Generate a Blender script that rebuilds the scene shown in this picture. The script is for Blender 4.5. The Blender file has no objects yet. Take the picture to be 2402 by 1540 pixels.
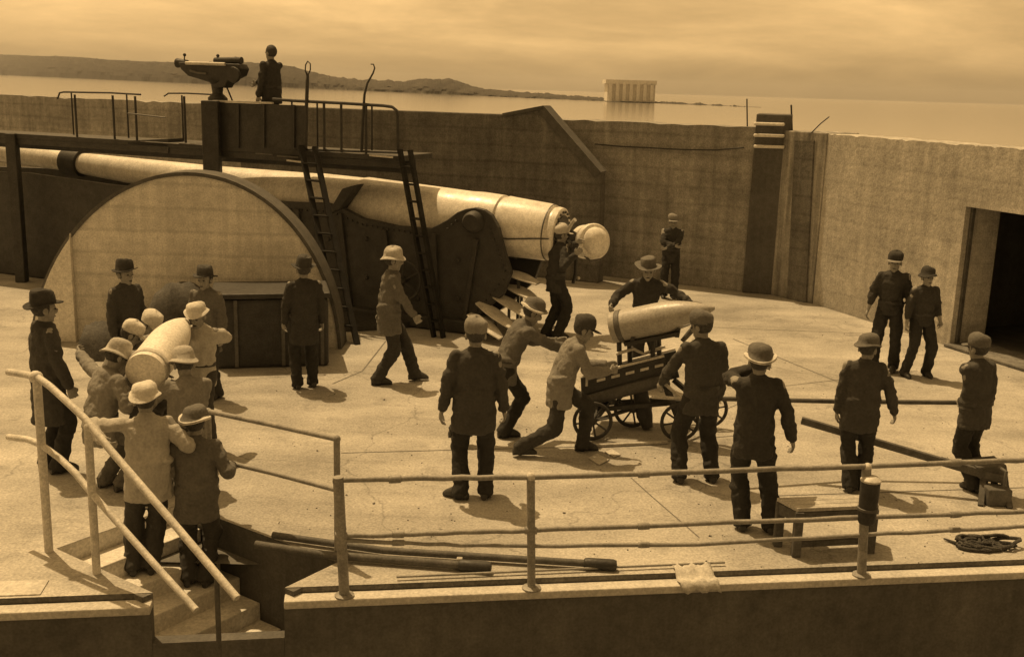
import bpy, bmesh, math, random
from mathutils import Vector, Matrix, Quaternion, noise as mnoise
random.seed(7)
scene = bpy.context.scene
COL = scene.collection
V = Vector
R = math.radians

# ------------------------------------------------------------------ camera
CAM = V((0.0, 0.0, 4.0))
FPX, CX, CY = 2500.0, 1201.0, 770.0          # focal length and centre for a 2402 x 1540 frame
PITCH = math.atan(562.0 / FPX)
ROLL = math.atan(0.03)
cam_data = bpy.data.cameras.new('camera')
cam = bpy.data.objects.new('camera', cam_data)
COL.objects.link(cam)
CAM_ROT = Matrix.Rotation(math.pi / 2 - PITCH, 3, 'X') @ Matrix.Rotation(ROLL, 3, 'Z')
cam.location = CAM
cam.rotation_euler = CAM_ROT.to_euler()
cam_data.sensor_width = 36.0
cam_data.lens = 36.0 * FPX / 2402.0
cam_data.clip_start = 0.1
cam_data.clip_end = 30000.0
scene.camera = cam

# ------------------------------------------------------------------ sky and sun
SUNV = V((-0.46, 0.52, 1.62)).normalized()
SKY_STRENGTH = 0.15
SKY_TINT = (1.0, 0.62, 0.245, 1)
world = bpy.data.worlds.new('World')
scene.world = world
world.use_nodes = True
nt = world.node_tree
nt.nodes.clear()
sky = nt.nodes.new('ShaderNodeTexSky')
sky.sky_type = 'NISHITA'
sky.sun_disc = False
sky.sun_elevation = math.asin(SUNV.z)
sky.sun_rotation = math.atan2(SUNV.x, SUNV.y)
sky.air_density = 1.0
sky.dust_density = 2.0
bw = nt.nodes.new('ShaderNodeRGBToBW')
nt.links.new(sky.outputs[0], bw.inputs[0])
tc = nt.nodes.new('ShaderNodeTexCoord')
mp = nt.nodes.new('ShaderNodeMapping')
mp.inputs['Scale'].default_value = (2.2, 2.2, 11.0)
mp.inputs['Location'].default_value = (1.3, 0.6, 0.35)
nt.links.new(tc.outputs['Generated'], mp.inputs[0])
cn = nt.nodes.new('ShaderNodeTexNoise')
cn.inputs['Scale'].default_value = 1.7
cn.inputs['Detail'].default_value = 6.0
cn.inputs['Roughness'].default_value = 0.55
cn.inputs['Distortion'].default_value = 0.6
nt.links.new(mp.outputs[0], cn.inputs['Vector'])
cr = nt.nodes.new('ShaderNodeMapRange')
cr.inputs[1].default_value = 0.36
cr.inputs[2].default_value = 0.70
cr.inputs[3].default_value = 0.84
cr.inputs[4].default_value = 1.30
nt.links.new(cn.outputs[0], cr.inputs[0])
mu = nt.nodes.new('ShaderNodeMath'); mu.operation = 'MULTIPLY'
cn2 = nt.nodes.new('ShaderNodeTexNoise')
cn2.inputs['Scale'].default_value = 7.0; cn2.inputs['Detail'].default_value = 8.0; cn2.inputs['Roughness'].default_value = 0.7
nt.links.new(mp.outputs[0], cn2.inputs['Vector'])
cr2 = nt.nodes.new('ShaderNodeMapRange')
cr2.inputs[1].default_value, cr2.inputs[2].default_value = 0.3, 0.7
cr2.inputs[3].default_value, cr2.inputs[4].default_value = 0.92, 1.08
nt.links.new(cn2.outputs[0], cr2.inputs[0])
mu0 = nt.nodes.new('ShaderNodeMath'); mu0.operation = 'MULTIPLY'
nt.links.new(cr.outputs[0], mu0.inputs[0]); nt.links.new(cr2.outputs[0], mu0.inputs[1])
nt.links.new(bw.outputs[0], mu.inputs[0]); nt.links.new(mu0.outputs[0], mu.inputs[1])
mx = nt.nodes.new('ShaderNodeVectorMath'); mx.operation = 'SCALE'
mx.inputs[0].default_value = SKY_TINT[:3]
nt.links.new(mu.outputs[0], mx.inputs['Scale'])
bg = nt.nodes.new('ShaderNodeBackground')
bg.inputs[1].default_value = SKY_STRENGTH
nt.links.new(mx.outputs[0], bg.inputs[0])
wo = nt.nodes.new('ShaderNodeOutputWorld')
nt.links.new(bg.outputs[0], wo.inputs[0])

sun_data = bpy.data.lights.new('sun', 'SUN')
sun_data.energy = 3.1
sun_data.angle = R(0.55)
sun_data.color = (1.0, 0.70, 0.35)
sun = bpy.data.objects.new('sun', sun_data)
COL.objects.link(sun)
sun.rotation_euler = SUNV.to_track_quat('Z', 'Y').to_euler()
sun.location = (-20, 20, 50)

vs = scene.view_settings
vs.view_transform = 'Standard'
vs.look = 'None'
vs.gamma = 1.0
vs.exposure = 0.28
vs.use_curve_mapping = False

# ------------------------------------------------------------------ picture -> place helpers
def ray(px, py):
    return (CAM_ROT @ V(((px - CX) / FPX, -(py - CY) / FPX, -1.0)))

def gp(px, py, z=0.0):
    d = ray(px, py)
    return CAM + d * ((z - CAM.z) / d.z)

def dp(px, py, y):
    d = ray(px, py)
    return CAM + d * ((y - CAM.y) / d.y)

def plane_hit(px, py, p0, n):
    d = ray(px, py)
    return CAM + d * ((p0 - CAM).dot(n) / d.dot(n))

def vplane(a, b):
    """point and normal of the upright plane through two places"""
    d = V((b.x - a.x, b.y - a.y, 0)).normalized()
    return a, V((d.y, -d.x, 0))

# ------------------------------------------------------------------ materials
TINT = (1.0, 0.95, 0.85)
MATS = {}
def mat(name, val, rough=0.8, var=0.25, scale=5.0, grain=0.12, bump=0.2, bscale=30.0,
        metallic=0.0, spec=0.3, streak=0.0, boards=0.0, patches=0.0, tint=TINT, speck=0.16, pour=0.0, cracks=0.0):
    if name in MATS:
        return MATS[name]
    m = bpy.data.materials.new(name)
    m.use_nodes = True
    t = m.node_tree
    N, L = t.nodes, t.links
    p = N['Principled BSDF']
    p.inputs['Roughness'].default_value = rough
    p.inputs['Metallic'].default_value = metallic
    p.inputs['Specular IOR Level'].default_value = spec
    co = N.new('ShaderNodeTexCoord').outputs['Object']
    def noise(sc, detail=4.0, vec=None, rg=0.55):
        n = N.new('ShaderNodeTexNoise')
        n.inputs['Scale'].default_value = sc
        n.inputs['Detail'].default_value = detail
        n.inputs['Roughness'].default_value = rg
        L.new(vec if vec is not None else co, n.inputs['Vector'])
        return n.outputs[0]
    def rng(s, lo, hi, a=0.3, b=0.7):
        r = N.new('ShaderNodeMapRange')
        r.inputs[1].default_value, r.inputs[2].default_value = a, b
        r.inputs[3].default_value, r.inputs[4].default_value = lo, hi
        L.new(s, r.inputs[0])
        return r.outputs[0]
    def mul(a, b):
        k = N.new('ShaderNodeMath'); k.operation = 'MULTIPLY'
        L.new(a, k.inputs[0])
        if isinstance(b, float): k.inputs[1].default_value = b
        else: L.new(b, k.inputs[1])
        return k.outputs[0]
    def mapped(sc):
        q = N.new('ShaderNodeMapping'); q.inputs['Scale'].default_value = sc
        L.new(co, q.inputs[0]); return q.outputs[0]
    f = mul(rng(noise(scale, 5.0), 1 - var, 1 + var), rng(noise(scale * 9, 3.0), 1 - grain, 1 + grain))
    if bump: f = mul(f, rng(noise(42.0, 2.0), 1 - speck, 1 + speck))
    if streak:
        f = mul(f, rng(noise(1.0, 4.0, mapped((5.0, 5.0, 0.28))), 1 - streak, 1 + streak * 0.9))
        f = mul(f, rng(noise(1.0, 3.0, mapped((16.0, 16.0, 0.5))), 1 - streak * 0.5, 1 + streak * 0.5))
    if boards:
        f = mul(f, rng(noise(1.0, 2.0, mapped((0.12, 0.12, 5.0))), 1 - boards, 1 + boards))
    if pour:                                        # board marks and pour lines
        wv = N.new('ShaderNodeTexWave'); wv.bands_direction = 'Z'; wv.inputs['Scale'].default_value = 0.9
        wv.inputs['Distortion'].default_value = 1.2; wv.inputs['Detail'].default_value = 3.0; wv.inputs['Detail Scale'].default_value = 0.6
        L.new(co, wv.inputs['Vector'])
        f = mul(f, rng(wv.outputs['Fac'], 1 - pour * .5, 1.0, 0.0, 0.10))
        f = mul(f, rng(noise(2.3, 6.0, None, 0.7), 1 - pour * .5, 1.0, 0.30, 0.44))
    if cracks:
        vo = N.new('ShaderNodeTexVoronoi'); vo.feature = 'DISTANCE_TO_EDGE'; vo.inputs['Scale'].default_value = 0.32
        ds = N.new('ShaderNodeVectorMath'); ds.operation = 'ADD'
        nz = N.new('ShaderNodeTexNoise'); nz.inputs['Scale'].default_value = 1.3; nz.inputs['Detail'].default_value = 6.0
        L.new(co, nz.inputs['Vector'])
        L.new(co, ds.inputs[0]); L.new(nz.outputs['Color'], ds.inputs[1]); L.new(ds.outputs[0], vo.inputs['Vector'])
        ck_ = rng(vo.outputs['Distance'], 1 - cracks * .6, 1.0, 0.0, 0.006)
        f = mul(f, ck_)
        f = mul(f, rng(noise(1.1, 7.0, None, 0.72), 1 - cracks * .55, 1.0, 0.34, 0.45))
        f = mul(f, rng(noise(1.0, 5.0, mapped((0.9, 3.2, 1.0)), 0.7), 1 - cracks * .30, 1.0, 0.32, 0.42))
        f = mul(f, rng(noise(6.0, 3.0), 1 - cracks * .8, 1.0, 0.22, 0.27))
    if patches:
        f = mul(f, rng(noise(0.33, 5.0, None, 0.62), 1 - patches, 1 + patches * 0.6))
        f = mul(f, rng(noise(1.0, 4.0, mapped((0.35, 1.6, 1.0))), 1 - patches * 0.6, 1 + patches * 0.4))
    sc = N.new('ShaderNodeVectorMath'); sc.operation = 'SCALE'
    sc.inputs[0].default_value = tuple(val * c for c in tint)
    L.new(f, sc.inputs['Scale'])
    L.new(sc.outputs[0], p.inputs['Base Color'])
    if bump:
        b = N.new('ShaderNodeBump')
        b.inputs['Strength'].default_value = bump
        b.inputs['Distance'].default_value = 0.02
        L.new(noise(bscale, 5.0), b.inputs['Height'])
        L.new(b.outputs[0], p.inputs['Normal'])
        rr = rng(noise(scale * 3, 3.0), max(0.05, rough - 0.12), min(1, rough + 0.12))
        L.new(rr, p.inputs['Roughness'])
    MATS[name] = m
    return m

CONC_FLOOR = mat('floor_concrete', 0.40, 0.9, 0.10, 1.6, 0.10, 0.35, 20, patches=0.34, speck=0.24, cracks=0.5)
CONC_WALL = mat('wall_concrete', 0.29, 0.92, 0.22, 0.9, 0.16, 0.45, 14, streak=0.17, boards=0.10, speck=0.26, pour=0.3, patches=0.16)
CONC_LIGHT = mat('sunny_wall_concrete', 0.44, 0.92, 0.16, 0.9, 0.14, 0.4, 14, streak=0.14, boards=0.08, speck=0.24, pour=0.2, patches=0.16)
CONC_DARK = mat('dark_concrete', 0.15, 0.92, 0.24, 1.0, 0.16, 0.45, 14, streak=0.16, boards=0.12, speck=0.26, pour=0.4)  # concrete with a dark base tone
CONC_SHADE = mat('deep_shade_concrete', 0.10, 0.85, 0.2, 1.2, 0.14, 0.3, 20, streak=0.12)  # concrete darkened to carry the shade of wall faces, recess and inner room
CONC_STAIN = mat('lime_stained_concrete', 0.28, 0.9, 0.2, 2.0, 0.15, 0.35, 18, streak=0.55)
CONC_PLAIN = mat('smooth_render_concrete', 0.62, 0.9, 0.12, 0.7, 0.13, 0.3, 22, streak=0.10, boards=0.08, speck=0.2, pour=0.3)
CONC_WHITE = mat('pale_and_lit_concrete', 0.68, 0.9, 0.08, 1.5, 0.13, 0.2, 30)
STONE_STEP = mat('step_stone', 0.66, 0.9, 0.15, 3, 0.12, 0.3, 25)
JOINT = mat('joint_tar', 0.16, 0.9, 0.2, 6)
PAVE = mat('paving_concrete', 0.50, 0.9, 0.14, 2.2, 0.12, 0.25, 25)
GUN_PAINT = mat('gun_paint', 0.70, 0.38, 0.16, 1.6, 0.12, 0.1, 30, spec=0.5, streak=0.10)
GUN_DARK = mat('gun_bore_steel', 0.08, 0.5, 0.2, 6, metallic=0.3)
IRON_DARK = mat('dark_painted_iron', 0.045, 0.6, 0.25, 5, 0.15, 0.15, 40, spec=0.35)
IRON_MID = mat('worn_painted_iron', 0.10, 0.55, 0.3, 5, 0.15, 0.15, 40, spec=0.4)
IRON_LIGHT = mat('bright_steel', 0.52, 0.5, 0.25, 6, 0.15, 0.1, 40, spec=0.5)
PIPE = mat('galvanised_pipe', 0.26, 0.55, 0.25, 8, 0.15, 0.1, 50, spec=0.4)
PIPE_LIGHT = mat('pale_painted_pipe', 0.55, 0.6, 0.2, 8, 0.15, 0.1, 50, spec=0.4)
SHELL = mat('shell_paint', 0.36, 0.42, 0.15, 5, 0.12, 0.08, 50, spec=0.5)
SHELL_PALE = mat('pale_shell_paint', 0.72, 0.6, 0.12, 5, 0.1, 0.1, 50)
WOOD_DARK = mat('dark_timber', 0.09, 0.8, 0.3, 8, 0.15, 0.3, 30)
WOOD_PALE = mat('pale_timber', 0.40, 0.8, 0.2, 8, 0.15, 0.3, 30)
WOOD_STAFF = mat('rammer_timber', 0.10, 0.7, 0.25, 8, 0.15, 0.2, 30)
ROPE = mat('tarred_rope', 0.06, 0.95, 0.4, 14, 0.3, 0.8, 60)
CANVAS = mat('pale_canvas', 0.5, 0.95, 0.15, 10, 0.1, 0.4, 30)
CANVAS_DARK = mat('dark_tarpaulin', 0.08, 0.9, 0.3, 5, 0.2, 0.5, 14)
SKIN = mat('skin', 0.26, 0.6, 0.12, 20, 0.08, 0.05, 60)
IRON_SHADE = mat('shade_dark_iron', 0.022, 0.75, 0.25, 5, 0.15, 0.15, 40, spec=0.2)  # iron darkened so the sunlit ladders sink into the shade under the gun
HAIR = mat('hair', 0.06, 0.7, 0.3, 40, 0.2, 0.6, 90)
EYE = mat('eye_dark', 0.02, 0.3, 0.1, 40, bump=0.0)
LEATHER = mat('boot_leather', 0.05, 0.55, 0.3, 12, 0.15, 0.2, 40)
CL = {'black': mat('black_cloth', 0.032, 0.95, 0.14, 5, 0.10, 0.35, 45, speck=0.1),
      'dark': mat('dark_cloth', 0.045, 0.95, 0.14, 5, 0.10, 0.35, 45, speck=0.1),
      'navy': mat('worn_dark_cloth', 0.06, 0.95, 0.14, 5, 0.10, 0.35, 45, speck=0.1),
      'mid': mat('grey_cloth', 0.13, 0.95, 0.14, 5, 0.10, 0.35, 45, speck=0.1),
      'drab': mat('drab_cloth', 0.22, 0.95, 0.14, 5, 0.10, 0.35, 45, speck=0.1),
      'light': mat('pale_denim_cloth', 0.42, 0.95, 0.14, 5, 0.10, 0.35, 45, speck=0.1),
      'pale': mat('bleached_cloth', 0.60, 0.95, 0.14, 5, 0.10, 0.35, 45, speck=0.1)}
HILL = mat('wooded_hillside', 0.045, 1.0, 0.35, 0.012, 0.25, 0.0, tint=(1.0, 0.9, 0.74))
SHORE = mat('wooded_shore', 0.055, 1.0, 0.35, 0.03, 0.3, 0.0, tint=(1.0, 0.9, 0.74))
GRASS = mat('grassy_ground', 0.14, 1.0, 0.3, 0.4, 0.2, 0.3, 8)
HAZY = mat('haze_faded_building', 0.78, 1.0, 0.1, 0.05, 0.1, 0.0)  # fading by haze put into the building's pale colour

WATER = bpy.data.materials.new('water'); WATER.use_nodes = True
_p = WATER.node_tree.nodes['Principled BSDF']
_p.inputs['Base Color'].default_value = (0.22, 0.20, 0.17, 1)
_p.inputs['Roughness'].default_value = 0.10
_p.inputs['Specular IOR Level'].default_value = 0.5
_n = WATER.node_tree.nodes.new('ShaderNodeTexNoise'); _n.inputs['Scale'].default_value = 0.25
_n.inputs['Detail'].default_value = 5.0
_c = WATER.node_tree.nodes.new('ShaderNodeTexCoord')
WATER.node_tree.links.new(_c.outputs['Object'], _n.inputs['Vector'])
_b = WATER.node_tree.nodes.new('ShaderNodeBump'); _b.inputs['Strength'].default_value = 0.045
_b.inputs['Distance'].default_value = 0.6
WATER.node_tree.links.new(_n.outputs[0], _b.inputs['Height'])
WATER.node_tree.links.new(_b.outputs[0], _p.inputs['Normal'])

# ------------------------------------------------------------------ things and meshes
ORG = {}
def tag(o, label=None, cat=None, group=None, kind=None):
    if label: o['label'] = label
    if cat: o['category'] = cat
    if group: o['group'] = group
    if kind: o['kind'] = kind
    return o

def thing(name, loc, label, cat, group=None):
    o = bpy.data.objects.new(name, None)
    COL.objects.link(o)
    o.empty_display_size = 0.2
    o.location = loc
    ORG[o.name] = V(loc)
    return tag(o, label, cat, group)

def root_org(o):
    while o is not None:
        if o.name in ORG: return ORG[o.name]
        o = o.parent
    return V((0, 0, 0))

class MB:
    def __init__(s): s.v, s.f = [], []
    def add(s, vs_, fs):
        n = len(s.v)
        s.v += [V(q) for q in vs_]
        s.f += [tuple(i + n for i in q) for q in fs]
        return s
    def box(s, c, size, rot=None):
        hx, hy, hz = (k / 2 for k in size)
        pts = [V((x, y, z)) for x in (-hx, hx) for y in (-hy, hy) for z in (-hz, hz)]
        if rot is not None: pts = [rot @ q for q in pts]
        return s.add([q + V(c) for q in pts],
                     [(0, 1, 3, 2), (4, 6, 7, 5), (0, 4, 5, 1), (2, 3, 7, 6), (0, 2, 6, 4), (1, 5, 7, 3)])
    def beam(s, a, b, w, h, up=V((0, 0, 1))):
        """square bar from a to b"""
        a, b = V(a), V(b)
        d = (b - a).normalized()
        x = d.cross(up)
        if x.length < 1e-5: x = V((1, 0, 0))
        x.normalize(); y = x.cross(d).normalized()
        pts = []
        for q in (a, b):
            for i, j in ((-1, -1), (1, -1), (1, 1), (-1, 1)):
                pts.append(q + x * i * w / 2 + y * j * h / 2)
        return s.add(pts, [(3, 2, 1, 0), (4, 5, 6, 7), (0, 1, 5, 4), (1, 2, 6, 5), (2, 3, 7, 6), (3, 0, 4, 7)])
    def prism(s, poly, ext):
        """polygon of 3-D points pushed along ext"""
        n = len(poly); ext = V(ext)
        pts = [V(q) for q in poly] + [V(q) + ext for q in poly]
        fs = [tuple(range(n - 1, -1, -1)), tuple(range(n, 2 * n))]
        fs += [(i, (i + 1) % n, (i + 1) % n + n, i + n) for i in range(n)]
        return s.add(pts, fs)
    def tube(s, pts, r, seg=10, caps=True):
        pts = [V(q) for q in pts]
        n = len(pts)
        rad = r if isinstance(r, (list, tuple)) else [r] * n
        vs_, fs = [], []
        up = None
        for i, q in enumerate(pts):
            d = (pts[min(i + 1, n - 1)] - pts[max(i - 1, 0)])
            d = d.normalized() if d.length > 1e-9 else V((0, 0, 1))
            if up is None:
                up = V((0, 0, 1)) if abs(d.z) < 0.9 else V((1, 0, 0))
            x = up - d * up.dot(d)
            if x.length < 1e-4: x = d.orthogonal()
            x.normalize(); y = d.cross(x); up = x
            for k in range(seg):
                a = 2 * math.pi * k / seg
                vs_.append(q + (x * math.cos(a) + y * math.sin(a)) * rad[i])
        for i in range(n - 1):
            for k in range(seg):
                k2 = (k + 1) % seg
                fs.append((i * seg + k, i * seg + k2, (i + 1) * seg + k2, (i + 1) * seg + k))
        if caps:
            fs.append(tuple(range(seg - 1, -1, -1)))
            fs.append(tuple((n - 1) * seg + k for k in range(seg)))
        return s.add(vs_, fs)
    def lathe(s, prof, o, axis, seg=28):
        """profile of (radius, height along axis)"""
        o, axis = V(o), V(axis).normalized()
        x = axis.orthogonal().normalized(); y = axis.cross(x)
        vs_, fs = [], []
        for (r, h) in prof:
            for k in range(seg):
                a = 2 * math.pi * k / seg
                vs_.append(o + axis * h + (x * math.cos(a) + y * math.sin(a)) * max(r, 1e-4))
        m = len(prof)
        for i in range(m - 1):
            for k in range(seg):
                k2 = (k + 1) % seg
                fs.append((i * seg + k, i * seg + k2, (i + 1) * seg + k2, (i + 1) * seg + k))
        fs.append(tuple(range(seg - 1, -1, -1)))
        fs.append(tuple((m - 1) * seg + k for k in range(seg)))
        return s.add(vs_, fs)
    def ball(s, c, r, ax=None, seg=12, rings=8):
        c = V(c)
        rx, ry, rz = r if isinstance(r, (list, tuple)) else (r, r, r)
        X, Y, Z = ax if ax else (V((1, 0, 0)), V((0, 1, 0)), V((0, 0, 1)))
        vs_ = [c - Z * rz]; fs = []
        for i in range(1, rings):
            t = -math.pi / 2 + math.pi * i / rings
            for k in range(seg):
                a = 2 * math.pi * k / seg
                vs_.append(c + X * (rx * math.cos(t) * math.cos(a)) + Y * (ry * math.cos(t) * math.sin(a)) + Z * (rz * math.sin(t)))
        vs_.append(c + Z * rz)
        top = len(vs_) - 1
        for k in range(seg):
            k2 = (k + 1) % seg
            fs.append((0, 1 + k2, 1 + k))
            for i in range(rings - 2):
                fs.append((1 + i * seg + k, 1 + i * seg + k2, 1 + (i + 1) * seg + k2, 1 + (i + 1) * seg + k))
            fs.append((top, 1 + (rings - 2) * seg + k, 1 + (rings - 2) * seg + k2))
        return s.add(vs_, fs)
    def loft(s, rings, seg=16):
        """rings of (centre, xvec, yvec)"""
        vs_, fs = [], []
        for c, x, y in rings:
            for k in range(seg):
                a = 2 * math.pi * k / seg
                vs_.append(V(c) + V(x) * math.cos(a) + V(y) * math.sin(a))
        m = len(rings)
        for i in range(m - 1):
            for k in range(seg):
                k2 = (k + 1) % seg
                fs.append((i * seg + k, i * seg + k2, (i + 1) * seg + k2, (i + 1) * seg + k))
        fs.append(tuple(range(seg - 1, -1, -1)))
        fs.append(tuple((m - 1) * seg + k for k in range(seg)))
        return s.add(vs_, fs)
    def mesh(s, name, org):
        me = bpy.data.meshes.new(name)
        me.from_pydata([tuple(q - org) for q in s.v], [], s.f)
        bm = bmesh.new(); bm.from_mesh(me)
        bmesh.ops.recalc_face_normals(bm, faces=bm.faces)
        bm.to_mesh(me); bm.free()
        return me
    def build(s, name, material, parent=None, smooth=False, bevel=0.0, angle=40):
        me = s.mesh(name, root_org(parent))
        if smooth:
            me.shade_smooth(); me.set_sharp_from_angle(angle=R(angle))
        me.materials.append(material)
        o = bpy.data.objects.new(name, me)
        COL.objects.link(o)
        if parent is not None: o.parent = parent
        if bevel:
            b = o.modifiers.new('bevel', 'BEVEL'); b.width = bevel; b.segments = 2; b.limit_method = 'ANGLE'
        return o

def struct(mb, name, material, smooth=False, parent=None):
    o = mb.build(name, material, parent, smooth)
    if parent is None: o['kind'] = 'structure'
    return o

# ================================================================== THE SETTING
# line of the floor's near edge and of the coping below it
def line2(a, b):
    d = V((b.x - a.x, b.y - a.y, 0)).normalized()
    return V((a.x, a.y, 0)), d
EA, ED = line2(gp(800, 1372), gp(2345, 1313))
EN = V((ED.y, -ED.x, 0))                      # towards the camera
def isect(p, d, q, e):
    k = d.x * e.y - d.y * e.x
    t = ((q.x - p.x) * e.y - (q.y - p.y) * e.x) / k
    return p + d * t
# stair well cut into the floor
R0 = gp(420, 1180); R1 = gp(690, 1281)
SD = (R1 - R0).normalized()                    # stairs go down this way
SP = V((-SD.y, SD.x, 0))                       # towards the far side of the well
if SP.y < 0: SP = -SP
SW = (R0 - gp(190, 1312)).dot(SP)              # width of the well
S0, S1 = 0.02, 2.1
def SR(s): return R0 + SD * s
def SL(s): return R0 + SD * s - SP * SW
PL = isect(SL(0), SD, EA, ED)
PE = isect(SR(S1), SP, EA, ED)
LEFT_E = EA - ED * 30; RIGHT_E = EA + ED * 30
floor_poly = [LEFT_E, PL, SL(S0), SR(S0), SR(S1), PE, RIGHT_E, V((30, 60, 0)), V((-45, 75, 0)), V((-45, LEFT_E.y, 0))]
floor = struct(MB().add(floor_poly, [tuple(range(len(floor_poly)))]), 'floor', CONC_FLOOR)
bm = bmesh.new(); bm.from_mesh(floor.data)
bmesh.ops.triangulate(bm, faces=bm.faces, ngon_method='EAR_CLIP'); bm.to_mesh(floor.data); bm.free()
# coping strip one low step below the floor edge, then the drop
CW, CZ = 0.15, -0.05
ends = {}
for a, b in ((LEFT_E, PL), (PE, RIGHT_E)):
    mb = MB()
    mb.add([a, b, b + V((0, 0, CZ)), a + V((0, 0, CZ))], [(0, 1, 2, 3)])
    o = mb.build('floor_edge', CONC_DARK, floor)  # step face turned from the sun, its shade put into dark concrete
    mb = MB().prism([a + V((0, 0, CZ)), b + V((0, 0, CZ)), b + EN * CW + V((0, 0, CZ)), a + EN * CW + V((0, 0, CZ))], (0, 0, -0.07))
    o = mb.build('coping', PAVE, floor, bevel=0.012)
rw = thing('retaining_wall', EA + V((0, 0, -2.6)), 'dark concrete wall dropping below the railing at the bottom', 'wall')
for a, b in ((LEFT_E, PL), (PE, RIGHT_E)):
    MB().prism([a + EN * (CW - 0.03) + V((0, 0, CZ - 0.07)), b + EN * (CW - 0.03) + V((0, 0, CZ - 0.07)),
                b + EN * (CW - 0.03) + V((0, 0, -3)), a + EN * (CW - 0.03) + V((0, 0, -3))], -EN * 0.1).build('wall_face', CONC_SHADE, rw)  # face turned from the sun, its shade deepened by the dark colour
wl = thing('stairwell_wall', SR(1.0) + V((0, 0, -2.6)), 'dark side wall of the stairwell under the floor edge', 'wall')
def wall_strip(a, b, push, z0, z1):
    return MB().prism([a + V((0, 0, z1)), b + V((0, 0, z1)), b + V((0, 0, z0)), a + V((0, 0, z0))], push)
wall_strip(SR(S0), SR(S1), SP * 0.1, -3, -0.005).build('side_wall', CONC_SHADE, wl)
wall_strip(SR(S1), PE, SD * 0.1, -3, -0.005).build('end_wall', CONC_SHADE, wl)
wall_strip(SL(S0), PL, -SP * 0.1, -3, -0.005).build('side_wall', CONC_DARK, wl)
# wooden-edged lip along the well
# staircase
st = thing('staircase', SR(S0) - SP * SW / 2, 'worn concrete stairs going down into the well at lower left', 'stairs')
RISE, RUN = 0.17, 0.27
for k in range(11):
    a, b = S0 + RUN * k, S0 + RUN * (k + 1) + 0.03
    z1 = -RISE * (k + 1)
    q = [SR(a) - SP * 0.005, SR(b) - SP * 0.005, SL(b) + SP * 0.005, SL(a) + SP * 0.005]
    MB().prism([p + V((0, 0, z1)) for p in q], (0, 0, -RISE - 0.4)).build('step', STONE_STEP, st, bevel=0.012)
wall_strip(SL(S0) + SP * .004, SR(S0) - SP * .004, -SD * 0.08, -0.6, -0.004).build('top_riser', STONE_STEP, st)
qa, qb = PL + EN * (CW - 0.03), PE + EN * (CW - 0.03)
wall_strip(qa + ED * .002, qb - ED * .002, -EN * 0.12, -3, -0.38).build('sill_wall', CONC_SHADE, rw)
def stair_z(s):
    return 0.0 if s < S0 else -RISE * (int((s - S0) / RUN) + 1)
# low trench floor below the retaining wall
lower = struct(MB().add([V((-60, -40, -3)), V((60, -40, -3)), V((60, 14, -3)), V((-60, 14, -3))], [(0, 1, 2, 3)]), 'lower_ground', GRASS)
# joints scored across the floor
def joint(pts, w=0.018):
    P = [gp(*q) for q in pts]
    mb = MB()
    for a, b in zip(P[:-1], P[1:]):
        d = (b - a).normalized(); n = V((-d.y, d.x, 0)) * w / 2
        mb.add([a - n + V((0, 0, .004)), b - n + V((0, 0, .004)), b + n + V((0, 0, .004)), a + n + V((0, 0, .004))], [(0, 1, 2, 3)])
    mb.build('joint', JOINT, floor)
joint([(1720, 795), (1960, 893), (2060, 930)], 0.02)
joint([(1530, 762), (2230, 790)], 0.014)
joint([(1800, 1163), (2245, 1148), (2402, 1143)], 0.014)
joint([(780, 900), (850, 870), (905, 800)], 0.02)
joint([(800, 1062), (1060, 1055), (1430, 1046), (1720, 1022)], 0.016)
joint([(1480, 1120), (1530, 1165), (1640, 1260)], 0.012)
joint([(2150, 870), (1840, 905), (1700, 960)], 0.012)
# paving blocks left of the stairs
ang = math.atan2(ED.y, ED.x)
for i in range(9):
    for j in range(5):
        a = EA + ED * (gp(-20, 1380) - EA).dot(ED) + ED * (0.42 * i + (0.2 if j % 2 else 0)) - EN * (0.03 + 0.27 * j)
        q = [a, a + ED * 0.408, a + ED * 0.408 - EN * 0.258, a - EN * 0.258]
        if any((p - SL(0)).dot(SP) > -0.10 for p in q): continue
        h = 0.008 + random.random() * 0.006
        MB().prism([p + V((0, 0, 0.001)) for p in q], (0, 0, h)).build('paving_block', PAVE, floor, bevel=0.004)

# ------------------------------------------------------------------ walls round the emplacement
def worn_wall(a, b, z0, z1, push, seed, n=60, amp=0.018):
    rnd = random.Random(seed)
    topv = []
    for i in range(n + 1):
        p = a.lerp(b, i / n)
        e = 0 if i in (0, n) else amp * (rnd.random() ** 3) * (2.2 if rnd.random() < .08 else 1)
        topv.append(V((p.x, p.y, z1 - e)))
    return MB().prism([V((a.x, a.y, z0)), V((b.x, b.y, z0))] + topv[::-1], push)

A0 = gp(1742, 684)
ZT = dp(1762, 298, A0.y).z
AL = gp(75, 225, ZT); AL.z = 0
AD = (V((A0.x, A0.y, 0)) - AL).normalized()
AN = V((-AD.y, AD.x, 0))
if AN.y < 0: AN = -AN                           # away from the camera
A_far = AL - AD * 25
bwall = thing('parapet_wall', A_far.lerp(A0, .5), 'long streaked concrete parapet wall behind the gun', 'wall')
mb = worn_wall(A_far, A0, 0, ZT, AN * 0.8, 1, 160, .03)
mb.build('wall_face', CONC_WALL, bwall)
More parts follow.
